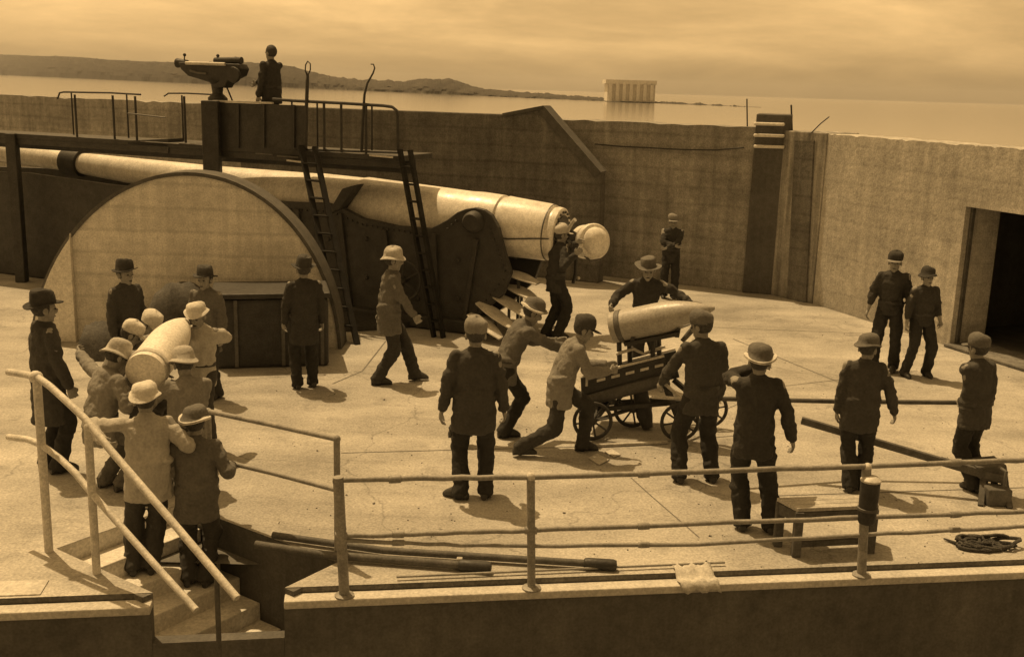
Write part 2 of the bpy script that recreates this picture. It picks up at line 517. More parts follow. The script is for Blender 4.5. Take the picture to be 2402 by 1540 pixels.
# gabled wing wall standing in front of it
W0 = gp(1404, 664); W1 = W0 + V((-0.93, 0.36, 0)) * 8
wp, wn = vplane(W0, W1)
wing = thing('wing_wall', W0, 'dark wing wall with sloping gabled end behind the gun breech', 'wall')
def wpt(px, py): return plane_hit(px, py, wp, wn)
poly = [V((W0.x, W0.y, 0)), wpt(1409, 405), wpt(1275, 250), wpt(1180, 268), wpt(930, 259), wpt(560, 246)]
poly.append(V((poly[-1].x, poly[-1].y, 0)))
wback = -wn if wn.y < 0 else wn
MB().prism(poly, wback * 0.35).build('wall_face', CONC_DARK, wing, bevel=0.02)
def coping(a, b, w):  # dark strip added over the wing wall's sunlit top edge
    d = (b - a).normalized(); n = d.cross(wback).normalized()
    if n.z < 0: n = -n
    MB().prism([a + n * .02, b + n * .02, b - n * w, a - n * w], wback * 0.45).build('coping', CONC_SHADE, wing).location -= wback * .04
coping(poly[1], poly[2], .16)
coping(poly[2], poly[3], .05)
# corner pier with iron rungs, its dark colour painting a recess's shade
pier = thing('ladder_pier', gp(1775, 686), 'tall dark pier with pale iron rungs rising above the wall', 'pier')
PA, PB = gp(1741, 686), gp(1822, 692)
pp, pn = vplane(PA, PB)
pback = pn if pn.y > 0 else -pn
ztp = dp(1800, 268, PA.y).z
PT1, PT2 = V((PA.x + .01, PA.y, ztp)), V((PB.x + .01, PB.y, ztp))
MB().prism([PA, PB, PT2, PT1], pback * 1.2).build('pier_block', CONC_SHADE, pier, bevel=0.02)
for y in (290, 317, 343):
    a, b = plane_hit(1771, y, pp, pn), plane_hit(1838, y + 2, pp, pn)
    off = -pback * 0.09
    MB().tube([a, a + off, b + off, b], 0.032, 8).build('rung', CONC_WHITE, pier, True)
# stained pier beside it
QA, QB = PB + V((-0.12, 0.03, 0)), gp(1904, 712)
zq = dp(1880, 307, QA.y).z
spier = thing('stained_pier', QA.lerp(QB, .5), 'concrete pier streaked with white lime stains in the corner', 'pier')
qp, qn = vplane(QA, QB); qback = qn if qn.y > 0 else -qn
MB().prism([QA, QB, V((QB.x, QB.y, zq)), V((QA.x, QA.y, zq))], qback * 1.0).build('pier_block', CONC_STAIN, spier, bevel=0.02)
mb = MB().prism([plane_hit(1868, 330, qp, qn), plane_hit(1912, 330, qp, qn), plane_hit(1893, 708, qp, qn), plane_hit(1850, 700, qp, qn)], -qback * 0.05)
mb.build('dark_strip', CONC_DARK, spier)
# right-hand wall with the doorway, coming towards us
C0 = QB + V((0.02, 0.0, 0)); D0 = gp(2226, 812)
CD = V((D0.x - C0.x, D0.y - C0.y, 0)).normalized()
CNO = V((-CD.y, CD.x, 0))
if CNO.x < 0: CNO = -CNO                        # outwards, away from the floor
cp, cnrm = vplane(C0, D0)
ZC = plane_hit(1925, 312, cp, cnrm).z
DH = plane_hit(2252, 482, cp, cnrm).z
DW = 2.0
cw = thing('doorway_wall', C0.lerp(D0, .5), 'pale sunlit concrete wall on the right with the dark doorway', 'wall')
def cseg(a, b, z0, z1, nm):
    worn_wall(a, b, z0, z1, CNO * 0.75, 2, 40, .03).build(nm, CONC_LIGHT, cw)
c0, d0 = V((C0.x, C0.y, 0)), V((D0.x, D0.y, 0))
d1 = d0 + CD * DW
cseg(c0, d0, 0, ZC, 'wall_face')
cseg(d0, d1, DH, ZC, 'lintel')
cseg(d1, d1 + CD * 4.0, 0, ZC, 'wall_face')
mb = MB()                                       # room behind the doorway, its shade put into dark walls
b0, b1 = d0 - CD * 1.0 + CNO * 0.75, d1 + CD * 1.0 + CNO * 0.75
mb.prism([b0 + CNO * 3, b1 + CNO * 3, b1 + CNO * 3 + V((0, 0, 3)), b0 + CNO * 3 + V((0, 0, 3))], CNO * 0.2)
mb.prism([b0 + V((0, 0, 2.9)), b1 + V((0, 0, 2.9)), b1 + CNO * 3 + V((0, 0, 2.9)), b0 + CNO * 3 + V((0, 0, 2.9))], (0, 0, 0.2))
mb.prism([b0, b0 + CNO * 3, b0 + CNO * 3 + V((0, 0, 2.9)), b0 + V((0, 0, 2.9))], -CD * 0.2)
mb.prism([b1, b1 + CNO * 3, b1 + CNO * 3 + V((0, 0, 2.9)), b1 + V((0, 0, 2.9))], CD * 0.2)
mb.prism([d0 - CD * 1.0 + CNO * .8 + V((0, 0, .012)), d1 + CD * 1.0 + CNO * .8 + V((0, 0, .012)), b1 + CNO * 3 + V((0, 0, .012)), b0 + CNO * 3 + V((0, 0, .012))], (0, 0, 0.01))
mb.build('inner_room', CONC_SHADE, cw)
MB().prism([d0 - CNO * 0.12 + V((0, 0, .005)), d1 - CNO * 0.12 + V((0, 0, .005)), d1 + CNO * .7 + V((0, 0, .005)), d0 + CNO * .7 + V((0, 0, .005))], (0, 0, 0.05)).build('door_sill', CONC_DARK, cw, bevel=0.01)
MB().prism([d0 + CNO * .1 + CD * .06 + V((0, 0, .06)), d0 + CNO * .16 + CD * .06 + V((0, 0, .06)), d0 + CNO * .16 + CD * .06 + V((0, 0, DH - .01)), d0 + CNO * .1 + CD * .06 + V((0, 0, DH - .01))], -CD * 0.05).build('door_frame', WOOD_DARK, cw)
# cable slung along the parapet wall, rods on the wall tops
ap, an = vplane(A0 - AN * 0.06, AL - AN * 0.06)
pts = [plane_hit(x, y, ap, an) for x, y in ((1395, 338), (1450, 343), (1530, 347), (1600, 351), (1680, 352), (1745, 346))]
tag(MB().tube(pts, 0.014, 6).build('slung_cable', IRON_DARK), 'thin dark cable slung along the parapet wall', 'cable')
def rod(pxs, y, r, label, nm='iron_rod'):
    pts = [dp(x, yy, y) for x, yy in pxs]
    tag(MB().tube(pts, r, 6).build(nm, IRON_DARK), label, 'rod')
rod([(1753, 302), (1752, 232)], A0.y + .3, 0.014, 'thin iron rod standing on the wall left of the dark pier')
rod([(1858, 310), (1856, 246)], QA.y + .3, 0.018, 'iron rod standing on the stained pier')
rod([(1903, 312), (1925, 290), (1945, 274)], QB.y + .3, 0.012, 'bent iron rod leaning up from the corner of the wall')

# ------------------------------------------------------------------ arched traverse wall at left
TY = 16.0
T0, T1 = V((-8, TY + .0, 0)), V((0, TY, 0))
tp, tn = vplane(T0, T1); tback = tn if tn.y > 0 else -tn
def tpt(px, py): return plane_hit(px, py, tp, tn)
def arch(th): return tpt(436 + 358 * math.cos(th), 846 - 434 * math.sin(th))
ring = [arch(math.pi * k / 48) for k in range(0, 49)]
ring = [V((p.x, p.y, max(p.z, 0.0))) for p in ring]
trav = thing('arched_traverse', V((ring[24].x, TY, 0)), 'round-topped pale concrete traverse wall behind the shell carriers', 'wall')
MB().prism([V((ring[0].x, TY, 0))] + ring + [V((ring[-1].x, TY, 0))], tback * 0.45).build('wall_face', CONC_PLAIN, trav)
rim_o = [V((p.x, TY, p.z)) + (V((p.x - tpt(436, 846).x, 0, p.z + .25)).normalized() * 0.055) for p in ring]
rim_o = [V((p.x, p.y, max(p.z, 0))) for p in rim_o]
for k in range(48):
    a, b, c, d = ring[k], ring[k + 1], rim_o[k + 1], rim_o[k]
    MB().prism([p - tback * .03 for p in (a, b, c, d)], tback * 0.53).build('dark_rim_piece', CONC_SHADE, trav)  # dark band added round the arch to cover its sunlit rim
lo = [p - tback * 0.09 for p in ring if p.x < tpt(178, 700).x]
xr = tpt(178, 700).x
zr = arch(math.pi - math.acos((436 - 178) / 358)).z
lo = [V((xr, TY - .09, zr))] + lo
MB().prism([V((xr, TY - .09, 0))] + lo + [V((lo[-1].x, TY - .09, 0))], tback * 0.085).build('lit_face_panel', CONC_WHITE, trav, bevel=0.01)  # lit return face of the wall, its light put into a pale panel

# ------------------------------------------------------------------ water, far shore, ground beyond
WZ = -6.0
water = struct(MB().add([V((-7000, 40, WZ)), V((7000, 40, WZ)), V((7000, 12000, WZ)), V((-7000, 12000, WZ))], [(0, 1, 2, 3)]), 'water', WATER)
bank = struct(MB().add([V((-90, 9, -.3)), V((90, 9, -.3)), V((90, 75, -.3)), V((-90, 110, -.3)), V((90, 95, WZ - 1)), V((-90, 130, WZ - 1))],
                       [(0, 1, 2, 3), (3, 2, 4, 5)]), 'ground', GRASS)
top = [(-260, 120), (0, 128), (75, 131), (180, 134), (260, 141), (380, 146), (470, 147), (560, 146), (640, 150), (690, 157), (735, 170),
       (800, 183), (880, 188), (950, 192), (985, 186), (1060, 186), (1100, 199), (1135, 209), (1200, 214), (1300, 222), (1400, 229),
       (1500, 236), (1600, 241), (1700, 247), (1755, 252), (1850, 257), (1960, 262)]
bot = lambda x: 179 + (x - 75) * 0.0435
def interp(t, x):
    for (a, b), (c, d) in zip(t[:-1], t[1:]):
        if a <= x <= c: return b + (d - b) * (x - a) / (c - a)
    return t[-1][1]
def shore(xa, xb, nm, material, bumps, seed, fine):
    mb = MB(); rows = []
    n = int((xb - xa) / 2)
    for i in range(n + 1):
        x = xa + (xb - xa) * i / n
        w = gp(x, max(bot(x), 172 + .03 * x + 4), WZ)
        ty = interp(top, x) - bumps * (mnoise.fractal(V((x / fine, seed, 0)), 0.6, 2.1, 5) + .6 * abs(mnoise.noise(V((x / 5.0, seed, 3)))))
        dirv = V((w.x, w.y, 0)).normalized()
        dep = w.y
        hz = dp(x, min(ty, bot(x) - 2), dep).z
        row = []
        for jj in range(13):
            t = jj / 11
            f = 0.10 * t ** 1.6
            g = math.sin(min(t, 1) * math.pi / 2) ** .75 if t <= 1 else .93
            p = w + dirv * dep * f
            nn = mnoise.fractal(V((x / 28.0, jj * .55, seed)), 0.7, 2.0, 5)
            g = g * (1 + .16 * nn * math.sin(math.pi * min(t, 1)))
            zz = (WZ - 1) + (hz - WZ + 1) * g
            p = p + dirv * dep * .006 * nn
            row.append(V((p.x, p.y, (zz - CAM.z) * (1 + f) + CAM.z if jj else WZ - 1)))
        rows.append(row)
    vs_ = [p for r_ in rows for p in r_]
    m = len(rows[0]); fs = []
    for i in range(len(rows) - 1):
        for j in range(m - 1):
            fs.append((i * m + j, (i + 1) * m + j, (i + 1) * m + j + 1, i * m + j + 1))
    mb.add(vs_, fs)
    return struct(mb, nm, material)
shore(-260, 745, 'hills', HILL, 1.1, 3, 60.0)
shore(735, 1785, 'wooded_shore', SHORE, 3.5, 5, 22.0)
# pale building far off over the shore
FY = gp(1480, 242, WZ).y * 1.06
fb = thing('distant_building', dp(1482, 240, FY), 'pale blocky building far away above the shore', 'building')
def fbx(x0, y0, x1, y1, yy, dd, nm, m):
    a, b = dp(x0, y1, yy), dp(x1, y0, yy)
    MB().box(((a.x + b.x) / 2, yy + dd / 2, (a.z + b.z) / 2), (b.x - a.x, dd, b.z - a.z)).build(nm, m, fb)
fbx(1424, 196, 1538, 237, FY, 40, 'hall', HAZY)
fbx(1421, 190, 1541, 196, FY - 3, 46, 'roof', HAZY)
for k in range(7):
    fbx(1427 + 16.2 * k, 196.5, 1437 + 16.2 * k, 237, FY - 3, 2.6, 'pillar', HAZY)

# ------------------------------------------------------------------ the air between
HAZE = bpy.data.materials.new('haze_air'); HAZE.use_nodes = True
_t = HAZE.node_tree; _t.nodes.clear()
_v = _t.nodes.new('ShaderNodeVolumePrincipled'); _v.inputs['Density'].default_value = 0.00007
_v.inputs['Color'].default_value = (0.95, 0.93, 0.9, 1); _v.inputs['Anisotropy'].default_value = 0.0
_o = _t.nodes.new('ShaderNodeOutputMaterial'); _t.links.new(_v.outputs[0], _o.inputs['Volume'])
hz = MB().box((0, 5900, 60), (14400, 12800, 140)).build('haze', HAZE)
hz['kind'] = 'stuff'

# ================================================================== THE GUN
B0 = dp(1318, 549, 17.5)                         # centre of the breech end
G1 = dp(75, 366, 22.0)
GA = (G1 - B0).normalized()                      # towards the muzzle
GAh = V((GA.x, GA.y, 0)).normalized()
GS = V((GAh.y, -GAh.x, 0))
if GS.y > 0: GS = -GS                            # sideways, towards the camera
GU = GS.cross(GA)
if GU.z < 0: GU = -GU
def t_at(px):
    """distance from the breech along the gun axis that shows at this column"""
    lo_, hi = -2.0, 40.0
    inv = CAM_ROT.transposed()
    for _ in range(50):
        m = (lo_ + hi) / 2
        q = inv @ (B0 + GA * m - CAM)
        x = CX + FPX * q.x / -q.z
        if x > px: lo_ = m
        else: hi = m
    return (lo_ + hi) / 2
gun = thing('coastal_gun', V((B0.x - 4, B0.y + 2, 0)), 'huge pale-barrelled coastal gun on its dark carriage with open breech', 'gun')
prof = [(0.30, 0.02), (0.40, 0.0), (0.43, 0.02), (0.44, 0.10), (0.425, 0.115), (0.425, 0.15), (0.46, 0.165),
        (0.475, t_at(1285)), (0.50, t_at(1200)), (0.505, t_at(1190)), (0.475, t_at(1188)), (0.475, t_at(1180)), (0.51, t_at(1177)),
        (0.515, t_at(1130)), (0.50, t_at(1100)), (0.50, t_at(860)), (0.478, t_at(850)), (0.455, t_at(748)), (0.44, t_at(742)), (0.40, t_at(660)), (0.365, t_at(590)),
        (0.34, t_at(540)), (0.31, t_at(480)), (0.30, t_at(440)), (0.26, t_at(330)), (0.215, t_at(205)), (0.20, t_at(190)), (0.205, t_at(75)), (0.20, t_at(-120)),
        (0.22, t_at(-160)), (0.16, t_at(-162))]
MB().lathe(prof, B0, GA, 56).build('barrel', GUN_PAINT, gun, True, angle=30)
MB().lathe([(0.31, -0.012), (0.31, 0.005), (0.17, 0.006)], B0, GA, 40).build('breech_face', GUN_DARK, gun, True)
MB().lathe([(0.455, 0.172), (0.47, 0.175), (0.47, 0.195), (0.455, 0.2)], B0, GA, 48).build('breech_ring', IRON_MID, gun, True)
rv = MB()
gx = GA.orthogonal().normalized(); gy = GA.cross(gx)
for k in range(20):
    a_ = 2 * math.pi * k / 20
    rv.lathe([(0.018, -.02), (0.022, -.012), (0.022, .02)], B0 + (gx * math.cos(a_) + gy * math.sin(a_)) * 0.365, GA, 8)
rv.build('breech_bolts', IRON_MID, gun, True)['kind'] = 'stuff'
# open breech block on its hinge
K = dp(1392, 566, 17.65)
ka = (V((0.42, -0.86, 0.16))).normalized()
blk = MB().lathe([(0.10, -0.34), (0.27, -0.32), (0.285, -0.3), (0.285, -0.12), (0.262, -0.11), (0.262, -0.06), (0.30, -0.05),
                  (0.30, 0.03), (0.285, 0.05), (0.235, 0.06), (0.23, 0.10), (0.19, 0.15), (0.11, 0.185), (0.03, 0.195)], K, ka, 36).build('breech_block', GUN_PAINT, gun, True, angle=30)
hp = B0 + GS * -0.1 - GA * 0.05 + V((.30, 0.1, .0))
MB().beam(B0 - GS * 0.1 - GA * 0.06, K - ka * 0.2 + V((-.1, 0.05, -.02)), 0.12, 0.18).build('hinge_arm', IRON_DARK, blk, bevel=0.02)
MB().tube([dp(1330, 545, 17.4), dp(1342, 522, 17.35), dp(1349, 515, 17.3)], [0.03, 0.028, 0.034], 10).build('handle', IRON_LIGHT, blk, True)
MB().tube([dp(1352, 590, 17.5), dp(1350, 640, 17.5), dp(1344, 664, 17.5)], 0.03, 8).build('lever', IRON_DARK, blk, True)
MB().ball(dp(1357, 652, 17.45), 0.03).build('lever_knob', IRON_LIGHT, blk, True)
MB().tube([dp(1372, 600, 17.55), dp(1385, 612, 17.5), dp(1410, 608, 17.45)], 0.022, 8).build('tray_rail', IRON_MID, blk, True)
# cable along the breech
cpts = [B0 + GA * t + GS * r_ + GU * u for t, r_, u in ((1.9, .52, .0), (1.5, .53, -.06), (1.1, .51, -.12), (.75, .50, -.13), (.3, .49, -.06), (.05, .46, -.03))]
MB().tube(cpts, 0.012, 6).build('cable', IRON_DARK, gun, True)
# carriage cheeks
cbase = B0 + GS * 0.72
np_, nn_ = vplane(cbase, cbase + GA)
def chk(px, py): return plane_hit(px, py, np_, nn_)
outline = [(-150, 398), (60, 405), (250, 432), (420, 452), (560, 466), (690, 474), (765, 476), (800, 486), (850, 512), (930, 530), (1010, 536), (1048, 516), (1072, 498), (1092, 490),
           (1114, 487), (1135, 492), (1152, 504), (1168, 534), (1182, 590), (1198, 640), (1180, 690), (1130, 735), (1085, 768)]
poly = [chk(*q) for q in outline]
poly.append(V((poly[-1].x, poly[-1].y, 0.02)))
poly.append(V((poly[0].x, poly[0].y, 0.02)))
ck = MB().prism(poly, -GS * 0.12).build('cheek', IRON_DARK, gun, bevel=0.015)
MB().prism([p - GS * 1.44 for p in poly], GS * 0.12).build('cheek', IRON_DARK, gun, bevel=0.015)
# trunnion cap and plate stiffeners on the near cheek
c = chk(1112, 520)
MB().lathe([(0.06, 0.16), (0.13, 0.15), (0.17, 0.1), (0.19, -0.05)], c, GS, 28).build('trunnion_cap', IRON_DARK, ck, True)
for q0, q1 in (((800, 500), (830, 768)), ((905, 540), (930, 768)), ((1020, 548), (1030, 768)), ((1120, 560), (1090, 760)), ((700, 490), (730, 765))):
    a, b = chk(*q0) + GS * 0.03, chk(*q1) + GS * 0.03
    MB().beam(a, b, 0.07, 0.06, GS).build('rib', IRON_DARK, ck, bevel=0.008)
for q in ((860, 560), (860, 650), (980, 600), (980, 700), (1075, 610), (1075, 700), (770, 560), (770, 650)):
    MB().lathe([(0.03, 0.03), (0.04, 0.02), (0.04, -0.02)], chk(*q) + GS * .01, GS, 10).build('bolt', IRON_DARK, ck, True)
rv = MB()
for (x0, y0), (x1, y1), n in (((780, 492), (850, 520), 7), ((860, 522), (1000, 545), 12), ((1050, 530), (1070, 512), 3), ((1150, 530), (1185, 630), 9), ((1180, 650), (1100, 745), 9), ((820, 740), (1080, 745), 22), ((560, 478), (770, 490), 18)):
    for k in range(n):
        t = k / (n - 1)
        rv.lathe([(0.010, .022), (0.018, .012), (0.02, -.01)], chk(x0 + (x1 - x0) * t, y0 + (y1 - y0) * t + 6) + GS * .006, GS, 8)
rv.build('rivets', IRON_DARK, ck, True)['kind'] = 'stuff'
# bottom flange and the big geared wheel
a, b = chk(500, 760), chk(1150, 752)
MB().beam(V((a.x, a.y, .12)) + GS * .06, V((b.x, b.y, .12)) + GS * .06, 0.16, 0.2).build('racer_rail', IRON_DARK, gun, bevel=0.015)
hw = chk(955, 655) + GS * 0.16
mb = MB(); ringp = [hw + (GU * math.cos(t) + GAh * math.sin(t)) * 0.34 for t in [2 * math.pi * k / 28 for k in range(29)]]
mb.tube(ringp, 0.022, 8, False)
for k in range(6):
    t = math.pi * k / 3
    mb.tube([hw, hw + (GU * math.cos(t) + GAh * math.sin(t)) * 0.34], 0.016, 6)
mb.lathe([(0.05, -0.16), (0.06, 0.05), (0.04, 0.08)], hw, GS, 14)
MB.build(mb, 'elevating_wheel', IRON_DARK, gun, True)
# solid block added between the cheeks for darkness, and dark recoil cylinders
mid = [V((p.x, p.y, p.z)) - GS * 0.15 for p in (chk(300, 560), chk(1040, 640))]
pa, pb = mid
MB().prism([V((pa.x, pa.y, .05)), V((pb.x, pb.y, .05)), V((pb.x, pb.y, 0.85)), V((pa.x, pa.y, 1.15))], -GS * 1.1).build('dark_fill_block', IRON_DARK, gun, bevel=0.03)
for k in (0.28, 1.1):
    a, b = chk(640, 560) - GS * k, chk(1150, 610) - GS * k
    MB().tube([a, b], 0.13, 20).build('recoil_cylinder', IRON_DARK, gun, True)
# bracket clamped round the barrel, seen against the light
def clamp(px, w, r_, nm, m=IRON_DARK):
    t = t_at(px)
    MB().lathe([(r_ - .03, -w / 2), (r_, -w / 2), (r_, w / 2), (r_ - .03, w / 2)], B0 + GA * t, GA, 36).build(nm, m, gun, True, angle=30)
clamp(176, 0.42, 0.27, 'muzzle_clamp')
c = B0 + GA * t_at(808)
MB().prism([chk(806, 442) - GS * .2, chk(842, 432) - GS * .2, chk(800, 492) - GS * .2, chk(772, 500) - GS * .2], GS * 0.26).build('lever_bracket', IRON_DARK, gun, bevel=0.02)
MB().lathe([(0.43, -.02), (0.463, -.02), (0.463, .02), (0.43, .02)], B0 + GA * t_at(806), GA, 40).build('barrel_band', IRON_MID, gun, True)
tray = [B0 + GA * t_at(x) + GS * (r_) + GU * u for x, r_, u in ((540, .40, .12), (600, .44, -.04), (700, .50, -.10))]
MB().tube(tray, [0.05, 0.07, 0.05], 10).build('side_rail', IRON_LIGHT, gun, True)
# curved pale plates of the loading stand under the breech
for k, (a, b, c) in enumerate((((1178, 634), (1215, 640), (1262, 664)), ((1186, 668), (1224, 676), (1262, 706)), ((1150, 686), (1196, 704), (1238, 742)),
                               ((1120, 708), (1162, 730), (1206, 770)), ((1100, 735), (1140, 756), (1176, 792)))):
    Y = 17.35 - 0.12 * k
    P = []
    A_, B_, C_ = dp(*a, Y + .25), dp(*b, Y), dp(*c, Y - .35)
    for i in range(9):
        t = i / 8
        P.append(A_ * (1 - t) ** 2 + B_ * 2 * t * (1 - t) + C_ * t * t)
    wv = V((0.10, 0.16, 0.02))
    mb = MB()
    n = len(P)
    pts = [p for q in P for p in (q - wv * (0.35 + .5 * math.sin(math.pi * P.index(q) / 8)), q + wv * (0.35 + .5 * math.sin(math.pi * P.index(q) / 8)))]
    pts += [p - V((0, 0, 0.02)) for p in pts]
    fs = []
    for i in range(n - 1):
        fs += [(2 * i, 2 * i + 1, 2 * i + 3, 2 * i + 2), (2 * n + 2 * i, 2 * n + 2 * i + 2, 2 * n + 2 * i + 3, 2 * n + 2 * i + 1),
               (2 * i, 2 * i + 2, 2 * n + 2 * i + 2, 2 * n + 2 * i), (2 * i + 1, 2 * n + 2 * i + 1, 2 * n + 2 * i + 3, 2 * i + 3)]
    mb.add(pts, fs)
    mb.build('loading_plate', IRON_LIGHT, gun, True)
    q = P[4]
    MB().beam(V((q.x, q.y, 0.01)), q - V((0, 0, .03)), 0.05, 0.05).build('plate_stay', IRON_DARK, gun)
# base ring
MB().lathe([(3.9, 0.004), (3.9, 0.10), (3.6, 0.14), (2.2, 0.14)], V((B0.x - 4.6, B0.y + 3.4, 0)), V((0, 0, 1)), 64).build('base_ring', IRON_DARK, gun, True)

# ------------------------------------------------------------------ sighting platform above the gun
E0, E1 = B0 + GAh * 10 + GS * 1.15, B0 + GAh * 2.5 + GS * 1.15
E0.z = E1.z = 0
fp, fn = vplane(E0, E1); fback = fn if fn.y > 0 else -fn
def pl(px, py, off=0.0): return plane_hit(px, py, fp + fback * off, fn)
ZD = pl(700, 352).z
plat = thing('sighting_platform', V((-5.3, 19.6, 0)), 'dark steel sighting platform with railings standing over the gun', 'platform')
def deck_pt(px): q = pl(px, 352); return V((q.x, q.y, ZD))
dl, dr = deck_pt(-160), deck_pt(938)
MB().prism([dl, dr, dr + fback * 1.15, dl + fback * .62], (0, 0, -0.09)).build('deck', IRON_DARK, plat, bevel=0.01)
MB().beam(dl + V((0, 0, -.13)) + fback * .05, dr + V((0, 0, -.13)) + fback * .05, 0.06, 0.14).build('edge_beam', IRON_DARK, plat)
MB().beam(dl + V((0, 0, -.2)) + fback * .5, dr + V((0, 0, -.2)) + fback * .5, 0.1, 0.22).build('edge_beam', IRON_DARK, plat)
def rail_post(px, off, top_y, r_=0.022):
    q = deck_pt(px) + fback * off
    t = plane_hit(px, top_y, q, fn)
    t = V((q.x, q.y, t.z))
    MB().tube([q, t], r_, 8).build('post', IRON_DARK, plat, True)
for x, o_, ty in ((178, .05, 222), (266, .05, 224), (318, .05, 226), (432, .05, 226), (757, .05, 238), (797, .05, 242), (855, .05, 248)):
    rail_post(x, o_, ty)
for x in (120, 250, 380, 640, 700, 830): rail_post(x, .58, interp([(0, 214), (120, 216), (560, 226), (950, 258)], x), 0.016)
a = [pl(x, y, .05) for x, y in ((640, 233), (700, 237), (800, 242), (900, 248), (920, 251), (930, 259), (933, 272), (934, 352))]
MB().tube(a, 0.026, 8).build('top_rail', IRON_DARK, plat, True)
a = [pl(x, y, .05) for x, y in ((135, 232), (140, 218), (150, 216), (260, 218), (330, 222))]
MB().tube(a, 0.016, 8).build('top_rail', IRON_DARK, plat, True)
a = [pl(x, y, .58) for x, y in ((385, 226), (395, 219), (440, 219), (500, 222))]
MB().tube(a, 0.014, 8).build('top_rail', IRON_DARK, plat, True)
MB().tube([pl(640, 348, .05), pl(935, 358, .05)], 0.02, 8).build('toe_rail', IRON_DARK, plat, True)
# sheet-iron screen, its lit top rim painted as a pale bar, and the heavy column
scr = MB().prism([pl(484, 239), pl(716, 248), pl(716, 352), pl(484, 344)], fback * 0.03).build('screen', IRON_DARK, plat)
MB().beam(pl(500, 237), pl(640, 242), 0.05, 0.03).build('screen_lit_rim', IRON_LIGHT, scr)
for x in (500, 560, 620, 690): MB().beam(pl(x, 246) - fback * .02, pl(x, 346) - fback * .02, 0.05, 0.03, fback).build('screen_rib', IRON_DARK, scr)
cb = pl(508, 350) - fback * 0.12
MB().beam(V((cb.x, cb.y, 0.0)), V((cb.x, cb.y, pl(508, 236).z)), 0.29, 0.2).build('column', IRON_DARK, plat, bevel=0.02)
cb2 = pl(30, 350)
MB().beam(V((cb2.x, cb2.y, 0.0)), V((cb2.x, cb2.y, ZD)), 0.2, 0.2).build('column', IRON_DARK, plat, bevel=0.02)
MB().prism([pl(300, 330), pl(395, 326), pl(395, 360), pl(300, 352)], fback * .4).build('deck_box', IRON_DARK, plat)
# lamp-hook rods
loop = [pl(x, y, .02) for x, y in ((717, 350), (719, 250), (721, 190), (722, 178), (716, 166), (717, 152), (722, 144), (728, 150), (728, 164), (723, 176))]
MB().tube(loop, [.03, .03, .03, .022, .011, .011, .011, .011, .011, .011], 8).build('looped_rod', IRON_DARK, plat, True)
hk = [pl(x, y, .05) for x, y in ((848, 356), (851, 280), (855, 222), (862, 195), (875, 172), (879, 160), (876, 151), (870, 151))]
MB().tube(hk, [.024, .024, .02, .016, .014, .012, .010, .010], 8).build('hooked_rod', IRON_DARK, plat, True)
# lit pieces under the deck, the light put into pale step plates
for (x0, y0, x1, y1) in ((866, 362, 922, 367), (672, 374, 706, 378)):
    MB().prism([pl(x0, y0, -.15), pl(x1, y1, -.15), pl(x1, y1, .15), pl(x0, y0, .15)], (0, 0, -0.03)).build('foot_plate', IRON_LIGHT, plat)
for (x0, y0, x1, y1) in ((600, 360, 640, 363), (650, 366, 700, 370), (330, 332, 420, 338), (420, 336, 482, 341), (300, 266, 388, 276)):
    MB().tube([pl(x0, y0, -.06), pl(x1, y1, -.06)], 0.012, 6).build('conduit', IRON_MID, plat, True)

# ladders from the platform to the floor
def ladder(l0, l1, r0, r1, label, n=11, wf=0.09):
    f0, f1 = gp(*l1), gp(*r1)
    t0, t1 = pl(*l0, -.05), pl(*r0, -.05)
    o = thing('steep_ladder', f0.lerp(f1, .35), label, 'ladder', 'ladders up to the platform')
    MB().beam(t0, f0, wf, 0.05).build('stringer', IRON_SHADE, o)
    MB().beam(t1, f1, wf, 0.05).build('stringer', IRON_SHADE, o)
    for k in range(1, n):
        t = k / n
        MB().beam(t0.lerp(f0, t), t1.lerp(f1, t), 0.12, 0.025).build('tread', IRON_SHADE, o)
ladder((706, 342), (800, 806), (738, 345), (838, 808), 'steep iron ladder beside the screen, feet just right of the arched wall')
ladder((938, 350), (1018, 790), (962, 352), (1040, 792), 'steep iron ladder at the right end of the platform railing')

# ------------------------------------------------------------------ position finder on the platform
fi = thing('position_finder', pl(510, 345, .35), 'boat-shaped telescope instrument on a pedestal above the platform', 'instrument')
def fpt(px, py, o_=.35): return pl(px, py, o_)
pb_ = fpt(511, 238)
MB().lathe([(0.13, 0), (0.12, .35), (0.12, pb_.z - ZD), (0.17, pb_.z - ZD + .02), (0.17, pb_.z - ZD + .06), (0.09, pb_.z - ZD + .14), (0.11, pb_.z - ZD + .3), (0.18, pb_.z - ZD + .36)],
           V((pb_.x, pb_.y, ZD)), V((0, 0, 1)), 20).build('pedestal', IRON_DARK, fi, True)
body = [fpt(417, 146, .24), fpt(424, 163, .24), fpt(440, 178, .24), fpt(470, 187, .24), fpt(492, 194, .24), fpt(500, 206, .24), fpt(526, 206, .24), fpt(534, 190, .24), fpt(560, 178, .24), fpt(566, 162, .24), fpt(560, 150, .24), fpt(436, 146, .24)]
MB().prism(body, fback * 0.24).build('cradle', IRON_DARK, fi, bevel=0.02)
MB().tube([fpt(436, 148, .22), fpt(528, 151, .22)], 0.03, 10).build('telescope', IRON_LIGHT, fi, True)  # lit top line of the instrument put in as a pale tube
MB().tube([fpt(416, 148, .35), fpt(440, 149, .35)], [0.085, 0.06], 14).build('lens_hood', IRON_DARK, fi, True)
MB().tube([fpt(446, 166, .22), fpt(462, 171, .22), fpt(484, 173, .22)], 0.02, 8).build('sight_rail', IRON_MID, fi, True)
MB().tube([fpt(505, 143, .35), fpt(567, 142, .35)], 0.06, 12).build('eyepiece_tube', IRON_DARK, fi, True)
mb = MB(); c = fpt(548, 176, .2)
